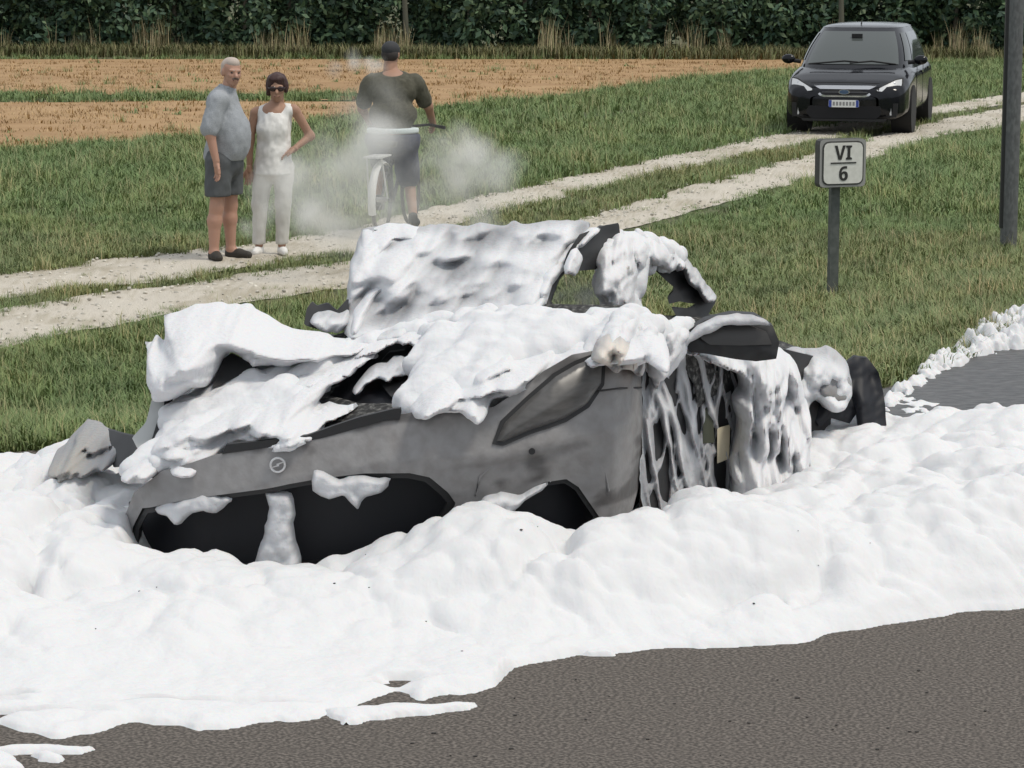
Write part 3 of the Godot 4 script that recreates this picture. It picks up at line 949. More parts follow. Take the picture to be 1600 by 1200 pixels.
	obj("windscreen_pillar", tube(PackedVector3Array([Vector3(-0.217, 1.08, -1.85), Vector3(-0.272, 1.006, -1.6), Vector3(-0.287, 0.911, -1.35), Vector3(-0.293, 0.761, -1.15)]), [0.025]), soot, car)
	obj("middle_pillar", tube(PackedVector3Array([Vector3(0.881, 1.07, -2), Vector3(0.842, 0.937, -1.95), Vector3(0.83, 0.799, -1.9), Vector3(0.829, 0.626, -1.7)]), [0.05, 0.055, 0.06, 0.07]), soot, car)
	obj("rear_pillar", plate(pg([0.958, 0.956, 1.067, 0.935, 1.158, 0.891, 1.266, 0.739, 1.323, 0.7, 1.248, 0.622, 1.11, 0.676, 1.078, 0.734, 1.166, 0.704, 1.215, 0.713, 1.119, 0.75, 1.065, 0.754, 1.059, 0.783, 1.1, 0.811, 1.054, 0.856]), [], func(x: float, y: float) -> float: return flat_depth(0.7404, -2.2784, -0.5634).call(x, y) - 0.02, 0.012, 0.05, 0.02), soot, car)
	obj("roof_rail", tube(PackedVector3Array([Vector3(0.773, 1.102, -1.8), Vector3(0.929, 1.053, -2.1), Vector3(1.056, 0.963, -2.5), Vector3(1.14, 0.886, -2.7), Vector3(1.301, 0.677, -2.95)]), [0.02]), soot, car)
	obj("torn_roof_panel", plate(pg([0.817, 1.166, 0.753, 1.169, 0.635, 1.159, 0.58, 1.095, 0.563, 1.053, 0.614, 1.036, 0.625, 1.015, 0.709, 0.999, 0.724, 1.04, 0.772, 1.054, 0.806, 1.062, 0.822, 1.122]), [], func(x: float, y: float) -> float: return flat_depth(0.7404, -2.2784, -0.5634).call(x, y) + 0.05 + 0.6 * (y - 1.0) * (y - 1.0), 0.01, 0.015, 0.02), soot, car)
	# the near side: burnt doors and wing behind the front wheel
	var sz: Callable = flat_depth(1.4142, -2.0135, -0.0855)
	var side := obj("side_panel", plate(pg([0.855, 0.744, 0.876, 0.825, 0.976, 0.835, 1.171, 0.741, 1.465, 0.642, 1.756, 0.5, 1.835, 0.298, 1.824, -0.114, 1.765, -0.386, 0.88, -0.045, 0.851, 0.17]), [], func(x: float, y: float) -> float: return sz.call(x, y) - 0.014, 0.02, 0.02, 0.006), soot, car)
	obj("door_skin", plate(pg([1.02, 0.707, 1.064, 0.727, 1.14, 0.684, 1.203, 0.612, 1.266, 0.614, 1.273, 0.563, 1.235, 0.516, 1.157, 0.515, 1.111, 0.483, 1.095, 0.593]), [], func(x: float, y: float) -> float: return sz.call(x, y) + 0.012, 0.012, 0.012), ash, side)
	obj("sill_plate", plate(pg([1.204, 0.377, 1.268, 0.371, 1.263, 0.229, 1.205, 0.232]), [], func(x: float, y: float) -> float: return sz.call(x, y) + 0.03, 0.012, 0.012), mat(lin(0.62, 0.55, 0.40), 0.7), side)
	obj("sill_plate", plate(pg([1.135, 0.475, 1.179, 0.487, 1.192, 0.322, 1.136, 0.337]), [], func(x: float, y: float) -> float: return sz.call(x, y) + 0.02, 0.012, 0.012), mat(lin(0.055, 0.06, 0.04), 0.8), side)
	var shoulder := obj("door_shoulder", slab(Vector3(0.481, 0.87, -0.9), Vector3(0.863, 0.765, -0.4), Vector3(1.837, 0.472, -2.35), Vector3(1.265, 0.635, -2.7), 0.02, 0.04), ash, car)
	# rest of the shell, hidden under foam or turned away
	obj("far_side", slab(Vector3(-1.053, 0.131, -0.5) , Vector3(-1.031, -0.026, -0.5), Vector3(-0.616, -0.127, -3.3), Vector3(-0.603, 0.344, -3.2), 0.02, 0.03), ash, car)
	obj("tail", slab(Vector3(-0.603, 0.344, -3.2), Vector3(-0.616, -0.127, -3.3), Vector3(1.882, -0.18, -2.9), Vector3(1.836, 0.434, -2.6), 0.02, 0.03), soot, car)
	obj("floor", slab(Vector3(-1.078, 0.096, -0.3), Vector3(0.726, 0.096, -0.3), Vector3(1.787, -0.184, -2.6), Vector3(-0.609, -0.109, -3.2), 0.02, 0.03), black, car)
	# wing mirror
	var mir := obj("wing_mirror", plate(pg([1.028, 0.789, 1.049, 0.835, 1.124, 0.877, 1.232, 0.902, 1.329, 0.896, 1.396, 0.855, 1.42, 0.793, 1.407, 0.728, 1.33, 0.714, 1.234, 0.725, 1.14, 0.744, 1.067, 0.752]), [], func(x: float, y: float) -> float: return sz.call(1.05, y) + 0.12 - 3.0 * (y - 0.78) * (y - 0.78), 0.012, 0.09, 0.02), soot, car)
	obj("mirror_face", plate(pg([1.094, 0.817, 1.17, 0.849, 1.297, 0.861, 1.369, 0.834, 1.39, 0.785, 1.265, 0.781, 1.14, 0.784]), [], func(x: float, y: float) -> float: return sz.call(1.05, y) + 0.128 - 3.0 * (y - 0.78) * (y - 0.78), 0.012, 0.012), mat(lin(0.04, 0.038, 0.036), 0.4), mir)
	# wheels
	var tyre := TorusMesh.new(); tyre.inner_radius = 0.19; tyre.outer_radius = 0.30; tyre.rings = 32
	var hub := CylinderMesh.new(); hub.top_radius = 0.19; hub.bottom_radius = 0.2; hub.height = 0.12
	for w in [[Vector3(1.056, 0.088, -1.1), 1.1], [Vector3(1.882, -0.022, -2.4), 1.1], [Vector3(-0.896, -0.034, -0.9), 1.1], [Vector3(-0.682, -0.18, -2.9), 1.1]]:
		var p: Vector3 = w[0]; p.x += 0.3 if p.x < 0.0 else 0.0; p.y = 0.2 if p.x < 1.2 else 0.12
		var wh := obj("wheel", tyre, soot, car, p + Vector3(-0.18, 0, -0.05), Vector3(0, -0.55, PI / 2))
		obj("rim", hub, black, wh)
	# crumpled left wing, and what hangs loose at the back
	obj("crumpled_wing", plate(pg([-1.143, 0.451, -1.097, 0.499, -1.086, 0.596, -1.034, 0.621, -1.001, 0.556, -1.033, 0.483, -1.053, 0.432, -1.114, 0.42]), [], flat_depth(0.3968, 0.0412, -1.6426), 0.014, 0.012, 0.03), mat(lin(0.42, 0.43, 0.42), 0.6), car)
	obj("wing_edge", plate(pg([-1.042, 0.609, -1.003, 0.596, -1.004, 0.548, -1.035, 0.491, -1.045, 0.44, -1.064, 0.432, -1.051, 0.499, -1.032, 0.556]), [], func(x: float, y: float) -> float: return flat_depth(0.3968, 0.0412, -1.6426).call(x, y) + 0.03, 0.012, 0.03), soot, car)
	obj("torn_flap", plate(pg([-0.839, 0.63, -0.826, 0.68, -0.809, 0.722, -0.778, 0.742, -0.731, 0.723, -0.667, 0.696, -0.741, 0.668, -0.804, 0.639]), [], func(x: float, y: float) -> float: return flat_depth(0.3968, 0.0412, -1.6426).call(x, y) + 0.16, 0.012, 0.02, 0.02), soot, car)
	obj("torn_flap", plate(pg([-0.513, 0.809, -0.509, 0.862, -0.49, 0.888, -0.467, 0.871, -0.421, 0.884, -0.381, 0.858, -0.337, 0.902, -0.32, 0.804, -0.437, 0.788]), [], func(x: float, y: float) -> float: return flat_depth(0.3968, 0.0412, -1.6426).call(x, y) - 0.1, 0.012, 0.02, 0.04), soot, car)
	obj("melted_wing", plate(pg([-1.412, 0.315, -1.338, 0.327, -1.16, 0.341, -1.189, 0.309, -1.243, 0.257, -1.288, 0.243, -1.337, 0.279]), [], flat_depth(2.8484, 2.2462, -3.3814), 0.012, 0.03, 0.04), soot, car)
	# rear corner: melted lump and hanging flap
	obj("melted_lining", plate(pg([1.705, 0.381, 1.824, 0.4, 1.963, 0.334, 1.959, 0.251, 1.909, 0.186, 1.817, 0.221, 1.76, 0.19, 1.718, 0.243]), [], func(x: float, y: float) -> float: return flat_depth(-1.1133, -0.5066, -0.4821).call(x, y) - 0.03, 0.012, 0.06, 0.05), black, car)
	obj("hanging_flap", plate(pg([1.896, 0.462, 1.938, 0.484, 2.004, 0.471, 2.052, 0.411, 2.076, 0.311, 2.088, 0.163, 2.041, 0.178, 2.027, 0.141, 1.949, 0.153, 1.937, 0.253, 1.916, 0.338]), [], func(x: float, y: float) -> float: return flat_depth(-1.1133, -0.5066, -0.4821).call(x, y) + 0.016 * sin(x * 41.0 + y * 9.0) + 0.03 * noise.get_noise_2d(x * 700.0, y * 150.0), 0.009, 0.04, 0.03), black, car)
	obj("loose_trim", tube(PackedVector3Array([Vector3(1.663, 0.02, -1.9), Vector3(1.715, 0.018, -1.85), Vector3(1.769, 0.016, -1.8)]), [0.006, 0.008, 0.004]), soot, car)

# ---------------------------------------------------------------- foam that clings to the car

func clump(called: String, label: String, mesh: Mesh, material: Material = null) -> MeshInstance3D:
	var o := obj(called, mesh, material if material else M.foam_car, null, Vector3(-0.35, 0, -10))
	tag(o, label, "foam", "foam clinging to the burnt car")
	return o

# bubbly lobes heaped on a sheet of foam, running the way it slides
func froth(on: Node, outline: PackedVector2Array, depth: Callable, count: int, biggest: float, run: Vector2, sd: int, lift := 0.02) -> void:
	var r := RandomNumberGenerator.new(); r.seed = sd
	var lo := outline[0]; var hi := outline[0]
	for p in outline:
		lo = lo.min(p); hi = hi.max(p)
	var prims := []
	var tries := 0
	while prims.size() < count and tries < count * 12:
		tries += 1
		var p := Vector2(r.randf_range(lo.x, hi.x), r.randf_range(lo.y, hi.y))
		if not Geometry2D.is_point_in_polygon(p, outline): continue
		var d := dist_to(p, outline)
		if d < 0.010: continue
		var rad := minf(biggest * lerpf(0.35, 1.0, pow(r.randf(), 1.7)), d * 0.8 + 0.010)
		var q := p + run * rad * r.randf_range(0.8, 3.4)
		if not Geometry2D.is_point_in_polygon(q, outline): q = p
		var up := (lift + rad * 0.35) * minf(1.0, d / 0.07)
		prims.append([Vector3(p.x, p.y + up * 0.5, depth.call(p.x, p.y) + up), Vector3(q.x, q.y + up * 0.4, depth.call(q.x, q.y) + up * 0.8 + 0.001), rad, rad * r.randf_range(0.55, 0.95)])
	var b := blob(prims, 0.0125, 0.042, [], 0.010)
	var m := joined([b])
	var o := obj("froth", m, M.froth, on)

func car_foam() -> void:
	var fm := vmat(0.85)
	bumpy(fm, 0.03, 0.45, 1.6, 4)
	fm.subsurf_scatter_enabled = true
	fm.subsurf_scatter_strength = 0.12
	M.foam_car = fm
	M.froth = bumpy(mat(lin(0.655, 0.662, 0.678), 0.85), 0.03, 0.35, 1.6, 4)
	M.froth.subsurf_scatter_enabled = true
	M.froth.subsurf_scatter_strength = 0.12
	var bz: Callable = flat_depth(2.6281, 1.0268, -4.3567)
	var fz: Callable = curved_depth(pg([-1.263, -0.55, -1.172, -0.25, -1.105, -0.08, -1.017, 0.03, -0.846, 0.14, -0.518, 0.22, -0.124, 0.23, 0.255, 0.21, 0.493, 0.15, 0.639, 0.07, 0.739, -0.02, 0.805, -0.14, 0.869, -0.38]))
	var wz: Callable = flat_depth(1.0783, 0.4350, -2.4369)
	var sz: Callable = flat_depth(1.4142, -2.0135, -0.0855)
	var cz: Callable = flat_depth(0.7404, -2.2784, -0.5634)
	var mz: Callable = flat_depth(0.3968, 0.0412, -1.6426)
	var raised := func(c: Callable, k: float) -> Callable: return func(x: float, y: float) -> float: return c.call(x, y) + k
	var f1 := clump("bonnet_foam", "long tongue of foam sliding down the bonnet onto the bumper", puff(pg([-1.138, 0.356, -1.131, 0.392, -1.055, 0.44, -1.036, 0.488, -1.036, 0.518, -0.979, 0.566, -0.888, 0.606, -0.8, 0.638, -0.71, 0.668, -0.578, 0.701, -0.444, 0.728, -0.284, 0.764, -0.124, 0.793, -0.174, 0.766, -0.258, 0.726, -0.301, 0.67, -0.369, 0.623, -0.421, 0.588, -0.348, 0.595, -0.283, 0.602, -0.206, 0.609, -0.279, 0.585, -0.361, 0.568, -0.367, 0.536, -0.416, 0.509, -0.449, 0.497, -0.527, 0.495, -0.63, 0.484, -0.75, 0.46, -0.767, 0.439, -0.812, 0.41, -0.854, 0.387, -0.889, 0.38, -0.931, 0.386, -0.965, 0.396, -1.012, 0.372, -1.048, 0.35, -1.1, 0.343]), [], bz, 0.17, 0.13, 1.0, 5.5, 0.010, false, Vector2(0.5, 1.2)))
	froth(f1, pg([-1.138, 0.356, -1.131, 0.392, -1.055, 0.44, -1.036, 0.488, -1.036, 0.518, -0.979, 0.566, -0.888, 0.606, -0.8, 0.638, -0.71, 0.668, -0.578, 0.701, -0.444, 0.728, -0.284, 0.764, -0.124, 0.793, -0.174, 0.766, -0.258, 0.726, -0.301, 0.67, -0.369, 0.623, -0.421, 0.588, -0.348, 0.595, -0.283, 0.602, -0.206, 0.609, -0.279, 0.585, -0.361, 0.568, -0.367, 0.536, -0.416, 0.509, -0.449, 0.497, -0.527, 0.495, -0.63, 0.484, -0.75, 0.46, -0.767, 0.439, -0.812, 0.41, -0.854, 0.387, -0.889, 0.38, -0.931, 0.386, -0.965, 0.396, -1.012, 0.372, -1.048, 0.35, -1.1, 0.343]), bz, 125, 0.075, Vector2(-0.7, -0.35), 1, 0.05)
	clump("foam_tuft", "small lobe of foam hanging over the bumper just above the round badge", puff(pg([-0.521, 0.537, -0.431, 0.552, -0.407, 0.543, -0.45, 0.519, -0.488, 0.509, -0.531, 0.508]), [], raised.call(fz, 0.0), 0.05, 0.04, 0.5, 9.0))
	var f2 := clump("bonnet_foam", "largest heap of foam, in front of the windscreen on the right of the bonnet", puff(pg([-0.072, 0.594, -0.055, 0.645, -0.026, 0.725, -0.004, 0.756, -0.061, 0.776, -0.144, 0.782, -0.018, 0.814, 0.086, 0.855, 0.191, 0.881, 0.324, 0.899, 0.467, 0.908, 0.606, 0.9, 0.709, 0.926, 0.822, 0.942, 0.891, 0.925, 0.942, 0.885, 0.947, 0.826, 0.923, 0.802, 0.858, 0.817, 0.798, 0.803, 0.716, 0.804, 0.655, 0.789, 0.596, 0.79, 0.526, 0.765, 0.472, 0.737, 0.418, 0.708, 0.35, 0.682, 0.287, 0.664, 0.269, 0.634, 0.236, 0.62, 0.192, 0.631, 0.148, 0.633, 0.085, 0.62, 0.012, 0.604]), [], bz, 0.24, 0.19, 1.0, 4.6, 0.010, false, Vector2(0.55, 1.15)))
	froth(f2, pg([-0.072, 0.594, -0.055, 0.645, -0.026, 0.725, -0.004, 0.756, -0.061, 0.776, -0.144, 0.782, -0.018, 0.814, 0.086, 0.855, 0.191, 0.881, 0.324, 0.899, 0.467, 0.908, 0.606, 0.9, 0.709, 0.926, 0.822, 0.942, 0.891, 0.925, 0.942, 0.885, 0.947, 0.826, 0.923, 0.802, 0.858, 0.817, 0.798, 0.803, 0.716, 0.804, 0.655, 0.789, 0.596, 0.79, 0.526, 0.765, 0.472, 0.737, 0.418, 0.708, 0.35, 0.682, 0.287, 0.664, 0.269, 0.634, 0.236, 0.62, 0.192, 0.631, 0.148, 0.633, 0.085, 0.62, 0.012, 0.604]), bz, 150, 0.085, Vector2(-0.6, -0.4), 2, 0.08)
	clump("dirty_foam", "brownish scorched foam above the headlight at the edge of the bonnet", puff(pg([0.632, 0.836, 0.661, 0.893, 0.723, 0.922, 0.801, 0.884, 0.87, 0.806, 0.88, 0.73, 0.846, 0.705, 0.802, 0.768, 0.749, 0.77, 0.699, 0.813]), [], raised.call(fz, -0.01), 0.09, 0.05, 1.0, 12.0, 0.008, true, Vector2(1, 1), Color(0.66, 0.61, 0.55)))
	clump("windscreen_foam", "thin streaked sheet of foam over the windscreen", puff(pg([-0.341, 0.776, -0.35, 0.844, -0.348, 0.948, -0.348, 1.023, -0.329, 1.097, -0.272, 1.144, -0.173, 1.161, -0.057, 1.147, 0.07, 1.159, 0.239, 1.167, 0.488, 1.182, 0.64, 1.192, 0.702, 1.187, 0.622, 1.123, 0.566, 1.065, 0.515, 0.991, 0.487, 0.921, 0.496, 0.873, 0.35, 0.871, 0.141, 0.836, -0.015, 0.787, -0.172, 0.761]), [], wz, 0.055, 0.05, 1.9, 5.0, 0.010, true, Vector2(0.32, 1.35)))
	clump("foam_ridge", "curved ridge of foam along the windscreen pillar", puff(pg([0.139, 0.87, 0.271, 0.916, 0.403, 0.979, 0.512, 1.059, 0.595, 1.126, 0.707, 1.183, 0.733, 1.171, 0.635, 1.102, 0.564, 1.027, 0.514, 0.959, 0.481, 0.904, 0.402, 0.889, 0.271, 0.883]), [], raised.call(wz, 0.02), 0.06, 0.04, 0.9, 9.0))
	clump("foam_ridge", "hooked ridge of foam at the left of the windscreen", puff(pg([-0.323, 0.785, -0.304, 0.867, -0.252, 0.935, -0.183, 0.989, -0.11, 1.009, -0.064, 0.993, -0.106, 0.966, -0.175, 0.942, -0.22, 0.899, -0.257, 0.84, -0.277, 0.783]), [], raised.call(wz, 0.02), 0.06, 0.03, 0.6, 9.0))
	clump("foam_crust", "rounded crust of foam at the top left corner of the windscreen", puff(pg([-0.32, 1.075, -0.293, 1.13, -0.215, 1.158, -0.101, 1.159, -0.019, 1.131, -0.067, 1.098, -0.147, 1.104, -0.193, 1.058, -0.254, 0.995, -0.304, 0.95, -0.34, 0.97]), [], raised.call(wz, 0.02), 0.06, 0.035, 0.8, 9.0))
	var f4 := clump("pillar_foam", "thick column of foam covering the pillar between the side windows", puff(pg([0.706, 1.039, 0.737, 1.078, 0.81, 1.125, 0.875, 1.121, 0.961, 1.092, 1.033, 1.048, 1.119, 0.989, 1.166, 0.933, 1.158, 0.902, 1.109, 0.886, 1.083, 0.909, 1.062, 0.881, 1.036, 0.915, 0.984, 0.939, 0.944, 0.911, 0.927, 0.873, 0.915, 0.913, 0.917, 0.833, 0.928, 0.734, 0.913, 0.654, 0.702, 0.717, 0.747, 0.791, 0.763, 0.822, 0.728, 0.878, 0.696, 0.892, 0.711, 0.945]), [], raised.call(cz, 0.02), 0.12, 0.09, 0.9, 7.0))
	froth(f4, pg([0.706, 1.039, 0.737, 1.078, 0.81, 1.125, 0.875, 1.121, 0.961, 1.092, 1.033, 1.048, 1.119, 0.989, 1.166, 0.933, 1.158, 0.902, 1.109, 0.886, 1.083, 0.909, 1.062, 0.881, 1.036, 0.915, 0.984, 0.939, 0.944, 0.911, 0.927, 0.873, 0.915, 0.913, 0.917, 0.833, 0.928, 0.734, 0.913, 0.654, 0.702, 0.717, 0.747, 0.791, 0.763, 0.822, 0.728, 0.878, 0.696, 0.892, 0.711, 0.945]), raised.call(cz, 0.02), 60, 0.06, Vector2(-0.1, -0.9), 4, 0.04)
	clump("foam_strip", "straight strip of foam down the slanted rear pillar", puff(pg([1.112, 0.985, 1.159, 0.952, 1.323, 0.717, 1.293, 0.697, 1.244, 0.722, 1.156, 0.841, 1.124, 0.91]), [], raised.call(cz, 0.03), 0.04, 0.025, 0.6, 12.0, 0.008, true))
	clump("foam_patch", "little patch of foam stuck to the torn black roof panel", puff(pg([0.569, 1.072, 0.597, 1.096, 0.626, 1.12, 0.643, 1.075, 0.631, 1.021, 0.608, 1.009, 0.569, 1.022, 0.558, 1.05]), [], raised.call(cz, 0.10), 0.05, 0.02, 0.5, 12.0, 0.008))
	var f5 := clump("shoulder_foam", "heap of foam on the door shoulder below the side windows", puff(pg([0.683, 0.869, 0.74, 0.949, 0.821, 0.972, 0.89, 0.934, 0.967, 0.876, 1.063, 0.862, 1.109, 0.798, 1.043, 0.751, 0.996, 0.737, 0.979, 0.64, 0.95, 0.679, 0.922, 0.623, 0.894, 0.682, 0.86, 0.753, 0.794, 0.817]), [], raised.call(sz, 0.0), 0.11, 0.06, 0.9, 8.0))
	froth(f5, pg([0.683, 0.869, 0.74, 0.949, 0.821, 0.972, 0.89, 0.934, 0.967, 0.876, 1.063, 0.862, 1.109, 0.798, 1.043, 0.751, 0.996, 0.737, 0.979, 0.64, 0.95, 0.679, 0.922, 0.623, 0.894, 0.682, 0.86, 0.753, 0.794, 0.817]), raised.call(sz, 0.0), 50, 0.06, Vector2(0.4, -0.6), 5, 0.04)
	clump("mirror_foam", "smear of foam over the top of the wing mirror", puff(pg([0.99, 0.767, 1.025, 0.821, 1.093, 0.875, 1.185, 0.908, 1.296, 0.91, 1.369, 0.886, 1.389, 0.856, 1.297, 0.869, 1.207, 0.86, 1.133, 0.827, 1.073, 0.797, 1.037, 0.751]), [], func(x: float, y: float) -> float: return sz.call(1.05, y) + 0.14, 0.035, 0.02, 0.7, 12.0, 0.007, true))
	clump("side_foam", "tall mass of foam running down the side of the car beside the dripping streaks", puff(pg([1.02, 0.751, 1.109, 0.75, 1.234, 0.696, 1.298, 0.636, 1.347, 0.69, 1.424, 0.687, 1.518, 0.627, 1.593, 0.56, 1.652, 0.444, 1.69, 0.287, 1.685, 0.115, 1.702, -0.066, 1.471, -0.017, 1.27, 0.064, 1.263, 0.202, 1.281, 0.29, 1.3, 0.386, 1.261, 0.481, 1.306, 0.537, 1.286, 0.592, 1.19, 0.653, 1.11, 0.703]), [], raised.call(sz, 0.02), 0.20, 0.11, 1.0, 8.0, 0.010, false, Vector2(1, 0.55)))
	clump("rear_foam", "domed lump of grey-white foam over the melted rear corner", puff(pg([1.586, 0.534, 1.627, 0.553, 1.71, 0.533, 1.814, 0.546, 1.884, 0.49, 1.924, 0.393, 1.915, 0.31, 1.875, 0.269, 1.787, 0.265, 1.727, 0.325, 1.7, 0.258, 1.632, 0.244, 1.6, 0.389]), [], flat_depth(-1.1133, -0.5066, -0.4821), 0.16, 0.10, 1.1, 7.0, 0.010, true))
	clump("raised_foam", "smooth white hump of foam standing up behind the bonnet", puff(pg([-1.167, 0.77, -1.127, 0.755, -1.117, 0.781, -1.076, 0.759, -1.066, 0.807, -1.098, 0.85, -1.045, 0.864, -0.981, 0.882, -0.903, 0.895, -0.816, 0.885, -0.742, 0.892, -0.707, 0.874, -0.622, 0.835, -0.491, 0.797, -0.358, 0.78, -0.173, 0.772, -0.275, 0.729, -0.481, 0.707, -0.686, 0.681, -0.71, 0.702, -0.782, 0.735, -0.814, 0.701, -0.834, 0.63, -0.933, 0.609, -1, 0.576, -1.06, 0.568, -1.087, 0.604, -1.111, 0.645, -1.112, 0.704, -1.141, 0.744]), [], mz, 0.32, 0.24, 0.5, 3.2, 0.0085))
	clump("foam_tongue", "foam tongue dripping in the middle of the grille opening below the badge", puff(pg([-0.567, 0.347, -0.529, 0.342, -0.481, 0.354, -0.467, 0.282, -0.459, 0.185, -0.441, 0.087, -0.419, -0.01, -0.644, -0.018, -0.605, 0.106, -0.574, 0.206, -0.559, 0.279]), [], raised.call(fz, -0.05), 0.06, 0.03, 0.7, 10.0, 0.008, true))
	clump("foam_fringe", "ragged fringe of foam at the top left of the grille opening", puff(pg([-1.016, 0.259, -0.847, 0.314, -0.802, 0.34, -0.773, 0.327, -0.694, 0.331, -0.705, 0.306, -0.737, 0.28, -0.769, 0.264, -0.799, 0.267, -0.854, 0.249, -0.896, 0.219, -0.917, 0.201, -0.948, 0.221, -0.995, 0.235]), [], raised.call(fz, -0.02), 0.035, 0.02, 0.6, 12.0, 0.007, true))
	clump("foam_fringe", "ragged fringe of foam at the top right of the grille opening", puff(pg([-0.404, 0.398, -0.385, 0.442, -0.349, 0.432, -0.29, 0.409, -0.219, 0.423, -0.1, 0.414, -0.096, 0.39, -0.148, 0.351, -0.2, 0.332, -0.225, 0.288, -0.248, 0.322, -0.276, 0.351, -0.315, 0.321, -0.362, 0.34]), [], raised.call(fz, -0.01), 0.04, 0.02, 0.6, 12.0, 0.007, true))
	clump("foam_fringe", "scrap of foam between the grille and the round fog lamp opening", puff(pg([0.219, 0.28, 0.255, 0.347, 0.326, 0.358, 0.379, 0.341, 0.445, 0.367, 0.498, 0.388, 0.469, 0.356, 0.412, 0.315, 0.369, 0.293, 0.35, 0.238, 0.302, 0.18, 0.207, 0.183]), [], raised.call(fz, 0.0), 0.05, 0.03, 0.6, 10.0, 0.008, true))
	clump("debris_foam", "dirty grey lump of foam and rubble at the left of the car", puff(pg([-1.609, 0.145, -1.633, 0.193, -1.587, 0.233, -1.534, 0.296, -1.468, 0.323, -1.391, 0.32, -1.303, 0.288, -1.281, 0.267, -1.306, 0.235, -1.375, 0.21, -1.472, 0.165]), [], raised.call(flat_depth(2.8484, 2.2462, -3.3814), 0.0), 0.12, 0.08, 1.1, 9.0, 0.010, true, Vector2(1, 1), Color(0.36, 0.345, 0.32)))
	clump("foam_block", "bright square-edged block of foam at the far left on the road", puff(pg([-2.206, 0.05, -1.881, 0.13, -1.725, 0.173, -1.672, 0.156, -1.616, 0.074, -2.068, -0.066]), [], raised.call(flat_depth(2.8484, 2.2462, -3.3814), 0.05), 0.10, 0.05, 0.3, 5.0))
	clump("foam_streaks", "net of thin foam streaks dripping down the black burnt side behind the bumper", puff(pg([0.863, 0.797, 0.933, 0.784, 1.02, 0.766, 1.094, 0.75, 1.202, 0.686, 1.299, 0.555, 1.3, 0.365, 1.289, 0.206, 1.27, 0.023, 1.144, 0.022, 0.994, 0.072, 0.879, 0.143, 0.859, 0.242, 0.853, 0.42, 0.855, 0.569]), [], raised.call(sz, 0.0), 0.035, 0.03, 0.6, 9.0, 0.006, true, Vector2(1, 0.4), Color(0.69, 0.695, 0.705), 8.5))
	clump("foam_scrap_on_panel", "small scrap of foam in the torn panel left of the windscreen", puff(pg([-0.488, 0.814, -0.481, 0.849, -0.451, 0.866, -0.403, 0.862, -0.358, 0.845, -0.34, 0.871, -0.314, 0.823, -0.358, 0.789, -0.437, 0.784]), [], raised.call(mz, -0.06), 0.05, 0.03, 0.9, 12.0, 0.008, true))
	var f3 := clump("foam_fold", "long fold of foam where the raised hump runs into the bonnet", puff(pg([-0.713, 0.62, -0.621, 0.663, -0.493, 0.704, -0.336, 0.748, -0.18, 0.795, -0.048, 0.83, 0.138, 0.87, 0.12, 0.831, 0.008, 0.786, -0.065, 0.769, -0.16, 0.754, -0.255, 0.713, -0.37, 0.671, -0.523, 0.629, -0.654, 0.604]), [], raised.call(bz, 0.03), 0.13, 0.08, 0.7, 5.0))
	froth(f3, pg([-0.713, 0.62, -0.621, 0.663, -0.493, 0.704, -0.336, 0.748, -0.18, 0.795, -0.048, 0.83, 0.138, 0.87, 0.12, 0.831, 0.008, 0.786, -0.065, 0.769, -0.16, 0.754, -0.255, 0.713, -0.37, 0.671, -0.523, 0.629, -0.654, 0.604]), raised.call(bz, 0.03), 50, 0.065, Vector2(-0.8, -0.2), 3, 0.05)
	var f9 := clump("foam_fold", "lower fold of foam under the raised hump, left of the black hollow", puff(pg([-0.902, 0.534, -0.84, 0.583, -0.731, 0.615, -0.681, 0.654, -0.6, 0.681, -0.386, 0.724, -0.213, 0.756, -0.178, 0.733, -0.303, 0.675, -0.493, 0.623, -0.667, 0.569, -0.815, 0.522]), [], raised.call(bz, 0.05), 0.14, 0.09, 0.8, 5.0))
	froth(f9, pg([-0.88, 0.536, -0.829, 0.578, -0.714, 0.61, -0.659, 0.65, -0.383, 0.714, -0.224, 0.745, -0.317, 0.676, -0.494, 0.626, -0.669, 0.572]), raised.call(bz, 0.05), 40, 0.06, Vector2(-0.8, -0.25), 9, 0.05)
	clump("foam_smear", "wet smear of foam across the black hollow in the bonnet", puff(pg([-0.285, 0.64, -0.233, 0.687, -0.163, 0.713, -0.081, 0.736, -0.017, 0.733, -0.023, 0.704, -0.074, 0.693, -0.123, 0.674, -0.181, 0.671, -0.228, 0.645, -0.258, 0.619]), [], raised.call(bz, 0.0), 0.035, 0.02, 0.9, 9.0, 0.008, true, Vector2(1, 1), Color(0.6, 0.61, 0.63)))
	clump("melted_crust", "dark sooty crust on the domed lump at the rear corner", puff(pg([1.749, 0.4, 1.813, 0.445, 1.882, 0.429, 1.911, 0.377, 1.877, 0.324, 1.796, 0.314, 1.753, 0.35]), [], raised.call(flat_depth(-1.1133, -0.5066, -0.4821), 0.15), 0.05, 0.03, 1.2, 12.0, 0.007, true, Vector2(1, 1), Color(0.16, 0.155, 0.15)))
	# soot flecks that fell on the foam
	var fleck := SphereMesh.new(); fleck.radius = 0.005; fleck.height = 0.005; fleck.radial_segments = 6; fleck.rings = 3
	var spots := []
	for q in 34:
		var x := rng.randf_range(-1.6, 2.2); var z := rng.randf_range(-8.2, -9.7)
		var y := foam_height(x, z)
		if y > 0.03: spots.append([Transform3D(Basis.from_scale(Vector3(rng.randf_range(0.5, 1.8), 1, rng.randf_range(0.5, 1.6)) * rng.randf_range(0.4, 1.0)), Vector3(x, y + 0.001, z)), Color.WHITE])
	for q in 40:
		spots.append([Transform3D(Basis.from_scale(Vector3(rng.randf_range(0.7, 2.0), 1, 1) * rng.randf_range(0.5, 1.2)), Vector3(rng.randf_range(-0.3, 1.9), 0.002, rng.randf_range(-8.6, -7.6))), Color.WHITE])
